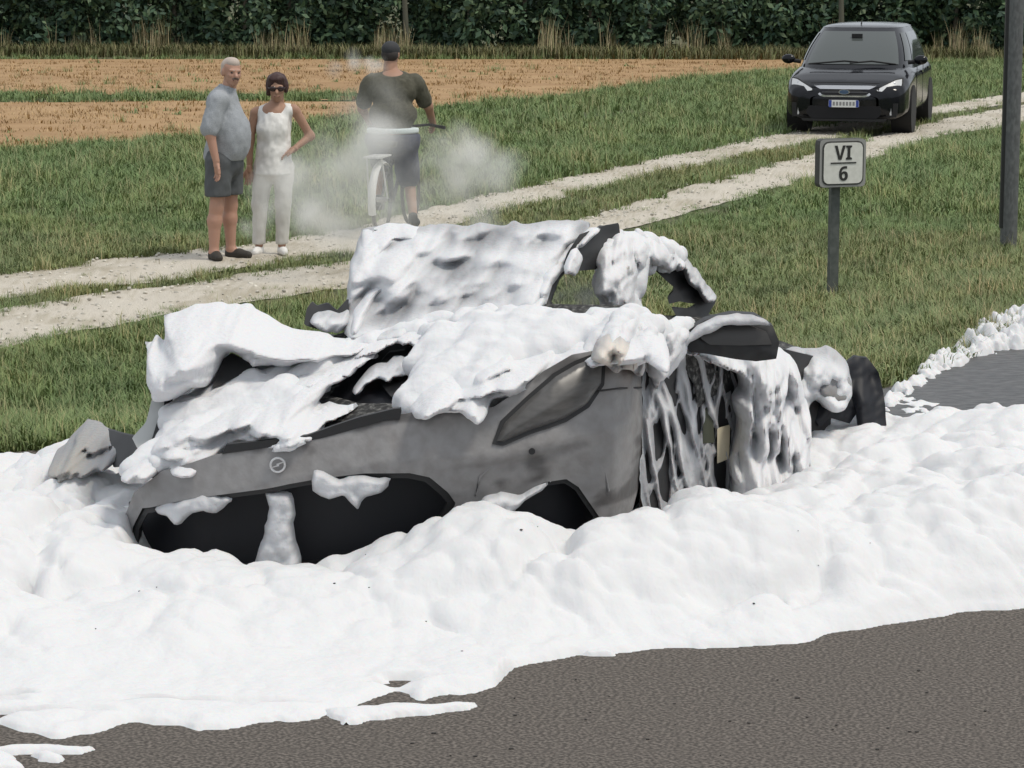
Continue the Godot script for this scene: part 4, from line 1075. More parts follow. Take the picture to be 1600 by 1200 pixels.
	scatter("soot_flecks", fleck, mat(lin(0.04, 0.037, 0.034), 0.9), spots, "scattered dark flecks of soot on the foam and the asphalt", "soot")
	# thin foam lying loose on the asphalt
	var flats := [["thin sliver of foam on the asphalt below the middle of the foam bank", pg([-0.587, -8.097, -0.48, -8.126, -0.321, -8.154, -0.2, -8.14, -0.116, -8.169, -0.129, -8.097, -0.297, -8.054, -0.394, -7.998, -0.51, -7.97, -0.552, -8.012])], ["small crescent of foam on the asphalt just off the edge of the bank", pg([0.249, -8.827, 0.314, -8.844, 0.34, -8.793, 0.279, -8.76, 0.241, -8.768])],
		["long faint streak of foam at the lower left corner of the road", pg([-1.592, -7.689, -1.405, -7.702, -1.235, -7.708, -1.267, -7.669, -1.431, -7.637, -1.577, -7.612])], ["oval dab of foam at the lower left corner of the road", pg([-1.408, -7.612, -1.368, -7.65, -1.319, -7.618, -1.327, -7.574, -1.381, -7.568])], ["lump of foam cut by the lower left corner of the picture", pg([-1.62, -7.637, -1.509, -7.65, -1.454, -7.574, -1.404, -7.487, -1.574, -7.414])]]
	for p in flats:
		tag(obj("foam_dab", puddle(p[1], 0.018), M.foam), p[0], "foam", "loose foam on the asphalt")
	# scraps of foam along the grass edge at the right
	var scraps := [["ragged heap of foam scraps at the grass edge by the right rim", pg([2.664, -16.001, 2.855, -16.61, 3.13, -17.144, 3.496, -17.329, 3.207, -15.868, 3.002, -15.79, 2.776, -15.584, 2.647, -15.483]), 0.075, 0.85], ["low scraps of foam lying along the grass edge left of the heap", pg([2.263, -14.904, 2.423, -15.433, 2.584, -15.79, 2.711, -15.868, 2.684, -15.483, 2.553, -15.14, 2.385, -14.951, 2.271, -14.72]), 0.06, 0.72], ["thin broken line of foam along the foot of the grass, nearest the wreck", pg([1.893, -13.704, 2.045, -14.322, 2.218, -14.72, 2.374, -15.045, 2.406, -14.904, 2.231, -14.453, 2.078, -14.069, 1.935, -13.626]), 0.05, 0.70], ["flat smear of foam on the wet asphalt at the right", pg([1.986, -14.069, 2.186, -14.152, 2.259, -13.864, 2.138, -13.509, 1.942, -13.395]), 0.012, 0.95]]
	for p in scraps:
		tag(obj("foam_scrap", puddle(p[1], p[2], p[3]), M.foam), p[0], "foam", "foam scraps at the road's edge")


# ---------------------------------------------------------------- sign, pole and the parked car

func box(size: Vector3) -> BoxMesh:
	var b := BoxMesh.new(); b.size = size
	return b

func rounded(w: float, h: float, r: float, steps := 5) -> PackedVector2Array:
	var o := PackedVector2Array()
	for c in 4:
		var cx := (w * 0.5 - r) * (1 if c == 0 or c == 3 else -1)
		var cy := (h * 0.5 - r) * (1 if c < 2 else -1)
		for k in steps + 1:
			var a := PI / 2 * (c + float(k) / steps)
			o.append(Vector2(cx + r * cos(a), cy + r * sin(a)))
	return o

func flat_at(z: float) -> Callable:
	return func(_x: float, _y: float) -> float: return z

func lettering(text: String, height: float, depth := 0.004) -> TextMesh:
	var t := TextMesh.new()
	var f := SystemFont.new()
	f.font_names = PackedStringArray(["Droid Sans"])
	f.font_weight = 700
	t.font = f
	t.text = text
	t.font_size = 64
	t.pixel_size = height / 46.0
	t.depth = depth
	return t

func roadside() -> void:
	var zinc := mat(Color.WHITE, 0.6, 0.1)
	mottled(zinc, lin(0.07, 0.08, 0.074), lin(0.11, 0.12, 0.113), 0.03, 4)
	var s := thing("road_sign", "small square road marker reading VI over 6 on a steel post in the grass", "road sign", Vector3(2.51, -0.3, -20.64), 0.34)
	var frame_m := mat(lin(0.30, 0.30, 0.285), 0.55, 0.1)
	obj("post", box(Vector3(0.075, 0.95, 0.045)), zinc, s, Vector3(-0.01, 0.42, -0.05))
	obj("post_cap", box(Vector3(0.08, 0.02, 0.05)), frame_m, s, Vector3(-0.01, 0.904, -0.05))
	var b := obj("case", plate(rounded(0.395, 0.37, 0.03), [], flat_at(0.0), 0.03, 0.075), mat(lin(0.06, 0.06, 0.055), 0.7), s, Vector3(0, 1.045, 0.06))
	obj("face", plate(rounded(0.39, 0.366, 0.03), [], flat_at(0.006), 0.03, 0.004), frame_m, b)
	obj("border", plate(rounded(0.35, 0.335, 0.05), [], flat_at(0.010), 0.03, 0.003), mat(lin(0.05, 0.05, 0.045), 0.7), b)
	var panel := mat(lin(0.44, 0.44, 0.40), 0.55)
	mottled(panel, lin(0.62, 0.62, 0.57), lin(0.70, 0.70, 0.65), 0.04, 4)
	obj("panel", plate(rounded(0.328, 0.313, 0.042), [], flat_at(0.014), 0.03, 0.003), panel, b)
	var ink := mat(lin(0.022, 0.022, 0.02), 0.7)
	obj("lettering", lettering("VI", 0.108), ink, b, Vector3(0.0, 0.078, 0.016))
	obj("lettering", lettering("6", 0.108), ink, b, Vector3(0.0, -0.082, 0.016))
	obj("line", box(Vector3(0.215, 0.010, 0.004)), ink, b, Vector3(0.0, 0.002, 0.017))

	var pole := thing("pole", "tall grey steel pole in the grass at the right rim", "pole", Vector3(4.46, -0.3, -24.05))
	var c := CylinderMesh.new(); c.top_radius = 0.076; c.bottom_radius = 0.076; c.height = 7.0; c.radial_segments = 24
	var pm := mat(Color.WHITE, 0.55, 0.1)
	mottled(pm, lin(0.085, 0.09, 0.09), lin(0.14, 0.145, 0.145), 0.03, 5)
	pm.uv1_scale = Vector3(2, 0.7, 2)
	obj("shaft", c, pm, pole, Vector3(0, 3.5, 0))
	obj("dark_edge_strip", box(Vector3(0.03, 6.8, 0.05)), mat(lin(0.016, 0.017, 0.016), 0.6), pole, Vector3(-0.074, 3.6, 0.02))  # added dark strip, standing in for the dark left edge of the steel profile

# a ring of a rounded box at height or station
func squircle(a: float, n: float) -> Vector2:
	var c := cos(a); var s := sin(a)
	return Vector2(signf(c) * pow(absf(c), 2.0 / n), signf(s) * pow(absf(s), 2.0 / n))

func black_car() -> void:
	var car := thing("parked_car", "black people carrier parked on the gravel track, facing the camera", "car", Vector3(5.05, -0.29, -40.1), -0.245)
	var paint := mat(lin(0.005, 0.0055, 0.008), 0.14)
	paint.metallic_specular = 0.35
	paint.clearcoat_enabled = true
	paint.clearcoat = 0.2
	paint.clearcoat_roughness = 0.12
	var trim := mat(lin(0.008, 0.008, 0.009), 0.7)
	var glass := mat(lin(0.075, 0.085, 0.083), 0.06)
	glass.metallic = 0.12
	var chrome := mat(lin(0.55, 0.55, 0.56), 0.18, 0.85)
	var lens := mat(lin(0.62, 0.63, 0.64), 0.15, 0.25)
	# lower body: stations from nose to tail [z, half width, bottom, top]
	var st := [[0.93, 0.50, 0.36, 0.58], [0.91, 0.66, 0.28, 0.655], [0.84, 0.78, 0.22, 0.72], [0.70, 0.855, 0.20, 0.795], [0.45, 0.895, 0.19, 0.885], [0.10, 0.905, 0.19, 0.965], [-0.28, 0.91, 0.19, 1.035], [-0.9, 0.915, 0.2, 1.03], [-2.0, 0.915, 0.2, 1.04], [-2.9, 0.90, 0.22, 1.06], [-3.25, 0.86, 0.26, 1.06], [-3.43, 0.76, 0.34, 1.0], [-3.46, 0.6, 0.42, 0.9]]
	var section := func(u: float, v: float) -> Vector3:
		var k := minf(v * (st.size() - 1), st.size() - 1.001)
		var i := int(k); var f := k - i
		var a: Array = st[i]; var b: Array = st[i + 1]
		var hw := lerpf(a[1], b[1], f); var lo := lerpf(a[2], b[2], f); var hi := lerpf(a[3], b[3], f)
		var s := squircle(u * TAU + PI / 2, 5.2)
		var y := (lo + hi) * 0.5 + s.y * (hi - lo) * 0.5
		var tuck := 1.0 - 0.10 * smoothstep(0.75, 1.0, (y - 0.2) / 0.85) - 0.06 * smoothstep(0.35, 0.1, y)
		return Vector3(s.x * hw * tuck, y, lerpf(a[0], b[0], f))
	var body := obj("body", grid(72, 48, section), paint, car)
	var nose := func(at_front: float) -> Callable:
		return func(u: float, v: float) -> Vector3:
			var s: Array = st[0] if at_front > 0 else st[12]
			var q := squircle(u * TAU + PI / 2, 5.2) * (1.0 - v)
			return Vector3(q.x * s[1] * 0.93, (s[2] + s[3]) * 0.5 + q.y * (s[3] - s[2]) * 0.5, s[0] + at_front * 0.012 * sqrt(v))
	obj("nose", grid(40, 6, nose.call(1.0)), paint, body)
	obj("tail", grid(40, 6, nose.call(-1.0)), paint, body)
	# greenhouse: rings from waist to roof
	var ring := func(a: float, h: float) -> Vector3:
		var bulge := sin(h * PI) * 0.035
		var zf := lerpf(0.16, -0.80, h) + bulge
		var zr := lerpf(-3.28, -2.86, h) - bulge
		var hw := lerpf(0.835, 0.615, h) + bulge * 0.9
		var s := squircle(a, 5.0)
		return Vector3(s.x * hw, lerpf(0.985, 1.515, h), (zf + zr) * 0.5 + s.y * (zf - zr) * 0.5)
	var band := func(a0: float, a1: float, h0: float, h1: float, proud: float, nu := 14, nv := 10) -> ArrayMesh:
		return grid(nu, nv, func(u: float, v: float) -> Vector3:
			var a := lerpf(a1, a0, u)
			var p: Vector3 = ring.call(a, lerpf(h0, h1, v))
			return p + Vector3(cos(a), 0.25, sin(a)) * proud)
	obj("cabin", band.call(0.0, TAU, -0.12, 1.0, -0.006, 96, 12), paint, car)
	var roof := obj("roof", grid(24, 10, func(u: float, v: float) -> Vector3:
		var e: Vector3 = ring.call(-u * TAU, 1.0)
		var c := Vector3(0, 1.565, -1.85)
		var p := e.lerp(c, v)
		p.y = lerpf(1.515, 1.572, sqrt(1.0 - (1.0 - v) * (1.0 - v)))
		return p), paint, car)
	var aerial := tube(PackedVector3Array([Vector3(0, 1.56, -1.0), Vector3(0, 1.62, -1.08)]), [0.012, 0.006], 6)
	obj("aerial", aerial, trim, roof)
	var ws := obj("windscreen", band.call(0.93, PI - 0.93, 0.03, 0.90, 0.004, 20, 12), glass, car)
	obj("wiper", tube(PackedVector3Array([Vector3(-0.62, 1.005, 0.20), Vector3(-0.1, 1.05, 0.19), Vector3(0.1, 1.035, 0.2)]), [0.014], 6), trim, ws)
	obj("wiper", tube(PackedVector3Array([Vector3(0.66, 1.005, 0.16), Vector3(0.3, 1.05, 0.17), Vector3(-0.02, 1.02, 0.21)]), [0.014], 6), trim, ws)
	obj("mirror_mount", box(Vector3(0.16, 0.06, 0.03)), trim, ws, Vector3(0, 1.40, -0.50))
	for side in [1, -1]:
		for w in [[0.30, 0.66], [-0.18, 0.26], [-0.62, -0.22]]:
			var a0: float = w[0]; var a1: float = w[1]
			if side == 1: obj("side_window", band.call(a0, a1, 0.12, 0.86, 0.004), glass, car)
			else: obj("side_window", band.call(PI - a1, PI - a0, 0.12, 0.86, 0.004), glass, car)
		# lamps follow the nose: traced on the front, wrapping to the wing
		var lampshape := pg([side * 0.44, 0.655, side * 0.56, 0.72, side * 0.72, 0.80, side * 0.80, 0.815, side * 0.805, 0.73, side * 0.76, 0.665, side * 0.6, 0.635])
		var front_z := func(x: float, y: float) -> float:
			return 0.985 - 0.20 * pow(absf(x) / 0.8, 3.0) - 0.70 * maxf(0.0, y - 0.62)
		var hl := obj("headlight", plate(lampshape, [], front_z, 0.03, 0.08), lens, car)
		obj("lamp_surround", plate(pg([side * 0.425, 0.65, side * 0.555, 0.733, side * 0.72, 0.815, side * 0.81, 0.83, side * 0.82, 0.725, side * 0.765, 0.65, side * 0.6, 0.622]), [], func(x: float, y: float) -> float: return front_z.call(x, y) - 0.008, 0.03, 0.08), trim, hl)
		var bulb := SphereMesh.new(); bulb.radius = 0.045; bulb.height = 0.05
		obj("reflector", bulb, chrome, hl, Vector3(side * 0.68, 0.735, 0.74), Vector3(PI / 2, 0, 0))
		obj("fog_lamp", plate(pg([side * 0.66, 0.30, side * 0.685, 0.30, side * 0.675, 0.43, side * 0.655, 0.43]), [], flat_at(0.90), 0.006, 0.05), mat(lin(0.55, 0.56, 0.58), 0.25, 0.3), car)
		obj("bumper_vent", plate(pg([side * 0.60, 0.27, side * 0.76, 0.27, side * 0.77, 0.47, side * 0.60, 0.47]), [], flat_at(0.885), 0.03, 0.05), trim, car)
		# wing mirror
		var mirror := SphereMesh.new(); mirror.radius = 0.095; mirror.height = 0.14
		var wm := obj("wing_mirror", mirror, paint, car, Vector3(side * 0.985, 1.06, -0.20))
		wm.scale = Vector3(1.05, 1.0, 0.6)
		obj("mirror_arm", tube(PackedVector3Array([Vector3(side * -0.18, -0.04, 0), Vector3(side * -0.05, -0.02, 0)]), [0.03], 8), trim, wm)
		# wheels
		for wz in [0.0, -2.64]:
			var tyre := TorusMesh.new(); tyre.inner_radius = 0.2; tyre.outer_radius = 0.32; tyre.rings = 28
			var wh := obj("wheel", tyre, mat(lin(0.012, 0.012, 0.012), 0.8), car, Vector3(side * 0.80, 0.315, wz), Vector3(0, 0, PI / 2))
			wh.scale = Vector3(1, 1.9, 1)
			var rim := CylinderMesh.new(); rim.top_radius = 0.205; rim.bottom_radius = 0.205; rim.height = 0.12
			obj("rim", rim, mat(lin(0.16, 0.16, 0.17), 0.35, 0.6), wh)
			var arch := CylinderMesh.new(); arch.top_radius = 0.37; arch.bottom_radius = 0.37; arch.height = 0.30
			obj("wheel_arch", arch, trim, car, Vector3(side * 0.768, 0.33, wz), Vector3(0, 0, PI / 2))
	# door line and handle on the visible side
	obj("door_handle", box(Vector3(0.03, 0.03, 0.18)), paint, car, Vector3(0.915, 0.86, -1.15))
	obj("door_handle", box(Vector3(0.03, 0.03, 0.18)), paint, car, Vector3(0.915, 0.88, -2.15))
	obj("door_gap", box(Vector3(0.008, 0.7, 0.012)), trim, car, Vector3(0.913, 0.62, -1.32))
	obj("door_gap", box(Vector3(0.008, 0.7, 0.012)), trim, car, Vector3(0.911, 0.62, -0.42))
	# grille with its bright frame and oval badge
	var gz := func(x: float, y: float) -> float: return 0.957 - 0.30 * pow(absf(x) / 0.8, 3.0) - 0.55 * maxf(0.0, y - 0.60)
	var outer := pg([-0.46, 0.725, 0.46, 0.725, 0.44, 0.665, 0.36, 0.575, 0.30, 0.56, -0.30, 0.56, -0.36, 0.575, -0.44, 0.665])
	var inner := pg([-0.40, 0.672, 0.40, 0.672, 0.385, 0.645, 0.33, 0.595, 0.28, 0.582, -0.28, 0.582, -0.33, 0.595, -0.385, 0.645])
	var g := obj("grille", plate(outer, [], func(x: float, y: float) -> float: return gz.call(x, y) - 0.01, 0.03, 0.05), trim, car)
	obj("grille_frame", plate(outer, [inner], gz, 0.02, 0.03), chrome, g)
	obj("grille_slat", plate(pg([-0.34, 0.620, 0.34, 0.620, 0.34, 0.636, -0.34, 0.636]), [], func(x: float, y: float) -> float: return gz.call(x, y) - 0.003, 0.006, 0.01), mat(lin(0.05, 0.05, 0.052), 0.3, 0.5), g)
	var oval := CylinderMesh.new(); oval.top_radius = 0.07; oval.bottom_radius = 0.07; oval.height = 0.012; oval.radial_segments = 32
	var bd := obj("badge", oval, chrome, g, Vector3(0, 0.633, 0.955), Vector3(PI / 2, 0, 0))
	bd.scale = Vector3(1.15, 1, 0.5)
	var blue := CylinderMesh.new(); blue.top_radius = 0.06; blue.bottom_radius = 0.06; blue.height = 0.012; blue.radial_segments = 32
	obj("badge_field", blue, mat(lin(0.05, 0.09, 0.16), 0.3), bd, Vector3(0, 0.003, 0))
	# number plate, too far away to read
	var np := obj("number_plate", plate(rounded(0.44, 0.105, 0.008), [], flat_at(0.975), 0.03, 0.012), mat(lin(0.76, 0.76, 0.74), 0.4), car, Vector3(0, 0.465, 0))
	for s in [-1, 1]: obj("blue_band", box(Vector3(0.04, 0.10, 0.003)), mat(lin(0.03, 0.06, 0.30), 0.4), np, Vector3(s * 0.197, 0, 0.977))
	for k in 7: obj("plate_mark", box(Vector3(0.030, 0.055, 0.002)), mat(lin(0.26, 0.26, 0.26), 0.5), np, Vector3(-0.145 + k * 0.048, 0, 0.9765))
	obj("lower_intake", plate(pg([-0.52, 0.43, 0.52, 0.43, 0.55, 0.33, 0.48, 0.25, -0.48, 0.25, -0.55, 0.33]), [], flat_at(0.945), 0.04, 0.04), mat(lin(0.004, 0.004, 0.006), 0.8), car)
	obj("bumper_lip", plate(pg([-0.62, 0.245, 0.62, 0.245, 0.60, 0.21, -0.60, 0.21]), [], flat_at(0.95), 0.04, 0.06), trim, car)
	obj("bonnet_edge", tube(PackedVector3Array([Vector3(-0.5, 0.755, 0.86), Vector3(-0.25, 0.765, 0.90), Vector3(0, 0.768, 0.91), Vector3(0.25, 0.765, 0.90), Vector3(0.5, 0.755, 0.86)]), [0.006], 6), trim, car)


# ---------------------------------------------------------------- people

# tapered capsules and ellipsoids joined by a smooth minimum, meshed as surface nets.
# prim: [a, b, ra, rb] for a capsule, [c, radii] for an ellipsoid; cut: [normal, offset] keeps the side below
func blob(prims: Array, cell: float, k: float, cuts := [], wrinkle := 0.0) -> Array:
	var lo := Vector3.ONE * 1e6; var hi := -lo
	var boxes := []
	for p in prims:
		var l: Vector3; var h: Vector3
		if p.size() == 4:
			var ra: Vector3 = Vector3.ONE * p[2]; var rb: Vector3 = Vector3.ONE * p[3]
			l = (p[0] - ra).min(p[1] - rb); h = (p[0] + ra).max(p[1] + rb)
		else:
			l = p[0] - p[1]; h = p[0] + p[1]
		boxes.append([l, h])
		lo = lo.min(l); hi = hi.max(h)
	lo -= Vector3.ONE * cell * 3.0; hi += Vector3.ONE * cell * 3.0
	var nx := int((hi.x - lo.x) / cell) + 2; var ny := int((hi.y - lo.y) / cell) + 2; var nz := int((hi.z - lo.z) / cell) + 2
	var f := PackedFloat32Array(); f.resize(nx * ny * nz); f.fill(1.0)
	var m := k + cell * 2.0
	for q in prims.size():
		var p: Array = prims[q]
		var l: Vector3 = (boxes[q][0] - Vector3.ONE * m - lo) / cell; var h: Vector3 = (boxes[q][1] + Vector3.ONE * m - lo) / cell
		var cap := p.size() == 4
		var a: Vector3 = p[0]
		var ab: Vector3 = p[1] - a if cap else Vector3.ZERO
		var ll := ab.length_squared()
		var r: Vector3 = Vector3.ONE if cap else p[1]
		for z in range(maxi(0, int(l.z)), mini(nz, int(h.z) + 2)):
			for y in range(maxi(0, int(l.y)), mini(ny, int(h.y) + 2)):
				var at := (z * ny + y) * nx
				for x in range(maxi(0, int(l.x)), mini(nx, int(h.x) + 2)):
					var w := lo + Vector3(x, y, z) * cell - a
					var d: float
					if cap:
						var t := clampf(w.dot(ab) / ll, 0.0, 1.0) if ll > 0.0 else 0.0
						d = (w - ab * t).length() - lerpf(p[2], p[3], t)
					else:
						var k0 := (w / r).length(); var k1 := (w / (r * r)).length()
						d = k0 * (k0 - 1.0) / k1 if k1 > 0.0 else -r.x
					var o := f[at + x]
					var e := maxf(k - absf(o - d), 0.0) / k
					f[at + x] = minf(o, d) - e * e * k * 0.25
	if cuts.size() or wrinkle > 0.0:
		for z in nz:
			for y in ny:
				for x in nx:
					var i := (z * ny + y) * nx + x
					if f[i] > cell * 2.0: continue
					var w := lo + Vector3(x, y, z) * cell
					if wrinkle > 0.0: f[i] += wrinkle * noise.get_noise_3d(w.x * 1100.0, w.y * 650.0, w.z * 1100.0)
					for c in cuts: f[i] = maxf(f[i], c[1] - (w - c[0]).length() if c.size() == 3 else w.dot(c[0]) - c[1])
	var id := {}
	var v := PackedVector3Array(); var ix := PackedInt32Array()
	var off := [0, 1, nx, nx + 1, nx * ny, nx * ny + 1, nx * ny + nx, nx * ny + nx + 1]
	for z in nz - 1:
		for y in ny - 1:
			for x in nx - 1:
				var i := (z * ny + y) * nx + x
				var mask := 0
				for c in 8:
					if f[i + off[c]] < 0.0: mask |= 1 << c
				if mask == 0 or mask == 255: continue
				var s := Vector3.ZERO; var n := 0
				for e in [[0, 1], [2, 3], [4, 5], [6, 7], [0, 2], [1, 3], [4, 6], [5, 7], [0, 4], [1, 5], [2, 6], [3, 7]]:
					var fa := f[i + off[e[0]]]; var fb := f[i + off[e[1]]]
					if (fa < 0.0) == (fb < 0.0): continue
					var t := fa / (fa - fb)
					var pa := Vector3(e[0] & 1, (e[0] >> 1) & 1, e[0] >> 2); var pb := Vector3(e[1] & 1, (e[1] >> 1) & 1, e[1] >> 2)
					s += pa.lerp(pb, t); n += 1
				id[i] = v.size()
				v.append(lo + (Vector3(x, y, z) + s / n) * cell)
	var steps := [1, nx, nx * ny]
	for i: int in id:
		for axis in 3:
			var fa := f[i]; var fb := f[i + steps[axis]]
			if (fa < 0.0) == (fb < 0.0): continue
			var u: int = steps[(axis + 1) % 3]; var w: int = steps[(axis + 2) % 3]
			if not (id.has(i - u) and id.has(i - w) and id.has(i - u - w)): continue
			var a: int = id[i]; var b: int = id[i - u]; var c: int = id[i - u - w]; var d: int = id[i - w]
			if fa < 0.0: ix.append_array([a, c, b, a, d, c])
			else: ix.append_array([a, b, c, a, c, d])
	return [v, ix]

func joined(parts: Array) -> ArrayMesh:
	var v := PackedVector3Array(); var ix := PackedInt32Array()
	for p in parts:
		var base := v.size()
		var t: Transform3D = p[2] if p.size() > 2 else Transform3D()
		for q: Vector3 in p[0]: v.append(t * q)
		for q: int in p[1]: ix.append(base + q)
	return pack(v, ix)

func V(x: float, y: float, z: float) -> Vector3:
	return Vector3(x, y, z)

# a head that faces +z, chin at about -0.11
func head(wide := 1.0) -> Array:
	var p := [[V(0, 0.03, -0.012), V(0.076 * wide, 0.092, 0.096)], [V(0, -0.035, 0.022), V(0.060 * wide, 0.078, 0.070)], [V(0, -0.088, 0.048), V(0.034, 0.026, 0.030)],
		[V(0, 0.000, 0.088), V(0, -0.026, 0.108), 0.010, 0.015], [V(0, 0.022, 0.078), V(0.055, 0.012, 0.016)], [V(0, -0.056, 0.086), V(0.026, 0.007, 0.012)], [V(0, -0.068, 0.082), V(0.022, 0.008, 0.012)],
		[V(0.077 * wide, -0.005, -0.012), V(0.011, 0.032, 0.020)], [V(-0.077 * wide, -0.005, -0.012), V(0.011, 0.032, 0.020)], [V(0.036, -0.02, 0.068), V(0.02, 0.018, 0.016)], [V(-0.036, -0.02, 0.068), V(0.02, 0.018, 0.016)],
		[V(0, -0.06, -0.02), V(0, -0.15, -0.035), 0.056, 0.060]]
	return blob(p, 0.0055, 0.018)

# a right hand hanging along -y, thumb towards +z, palm towards -x; mirror by the transform
func hand(curl: float) -> Array:
	var p := [[V(0, 0.0, 0), V(0, -0.03, 0), 0.027, 0.028], [V(0.0, -0.05, 0.022), V(0.0, -0.092, 0.026), 0.017, 0.014], [V(0.0, -0.05, -0.02), V(0.0, -0.085, -0.026), 0.017, 0.013], [V(0, -0.04, 0), V(0, -0.085, 0), 0.020, 0.017]]
	var lens_ := [0.070, 0.080, 0.074, 0.058]
	for k in 4:
		var z := 0.030 - k * 0.0195
		var a := V(0.0, -0.088 + (0.006 if k == 3 else 0.0), z)
		var dir := V(0, -1, 0.06 * (1.5 - k))
		for s in 3:
			dir = dir.rotated(V(0, 0, 1), -curl * (0.25 + 0.3 * s)).normalized()
			var l: float = lens_[k] * [0.45, 0.32, 0.23][s]
			p.append([a, a + dir * l, 0.0092 - s * 0.0006, 0.0088 - s * 0.0009])
			a += dir * l
	p.append([V(0, -0.025, 0.024), V(-0.010, -0.058, 0.046), 0.014, 0.0115])
	p.append([V(-0.010, -0.058, 0.046), V(-0.018, -0.092, 0.052), 0.0105, 0.009])
	return blob(p, 0.0048, 0.006)

func shoe(a: Vector3, toe: Vector3, w := 0.046) -> Array:
	return blob([[a + V(0, -0.02, 0), a.lerp(toe, 0.5) + V(0, 0.0, 0), w, w * 0.95], [a.lerp(toe, 0.5), toe, w * 0.95, w * 0.72], [a + V(0, 0.05, 0), a, w * 0.95, w]], 0.009, 0.02, [[V(0, -1, 0), 0.0]])

func turned(yaw: float, pitch: float, at: Vector3, roll := 0.0) -> Transform3D:
	return Transform3D(Basis.from_euler(Vector3(pitch, yaw, roll)), at)

func people() -> void:
	var skin := mat(lin(0.44, 0.25, 0.18), 0.6)
	skin.subsurf_scatter_enabled = true
	skin.subsurf_scatter_strength = 0.08
	var tan_skin := mat(lin(0.35, 0.20, 0.135), 0.6)
	var dark := mat(lin(0.012, 0.012, 0.014), 0.4)
	older_man(skin, dark)
	woman(tan_skin, dark)
	cyclist(tan_skin, dark)

func face_bits(parent: Node, t: Transform3D, hairy: Material, brows := true) -> void:
	var eye := SphereMesh.new(); eye.radius = 0.011; eye.height = 0.016; eye.radial_segments = 12; eye.rings = 6
	for s in [-1, 1]:
		obj("eye", eye, mat(lin(0.03, 0.025, 0.022), 0.3), parent, t * V(s * 0.031, 0.004, 0.080))
		if brows: obj("eyebrow", joined([blob([[V(s * 0.016, 0.024, 0.090), V(s * 0.046, 0.026, 0.078), 0.006, 0.005]], 0.004, 0.004) + [t]]), hairy, parent)
	obj("mouth", joined([blob([[V(-0.022, -0.061, 0.094), V(0.022, -0.061, 0.094), 0.005, 0.005]], 0.004, 0.004) + [t]]), mat(lin(0.17, 0.06, 0.05), 0.6), parent)

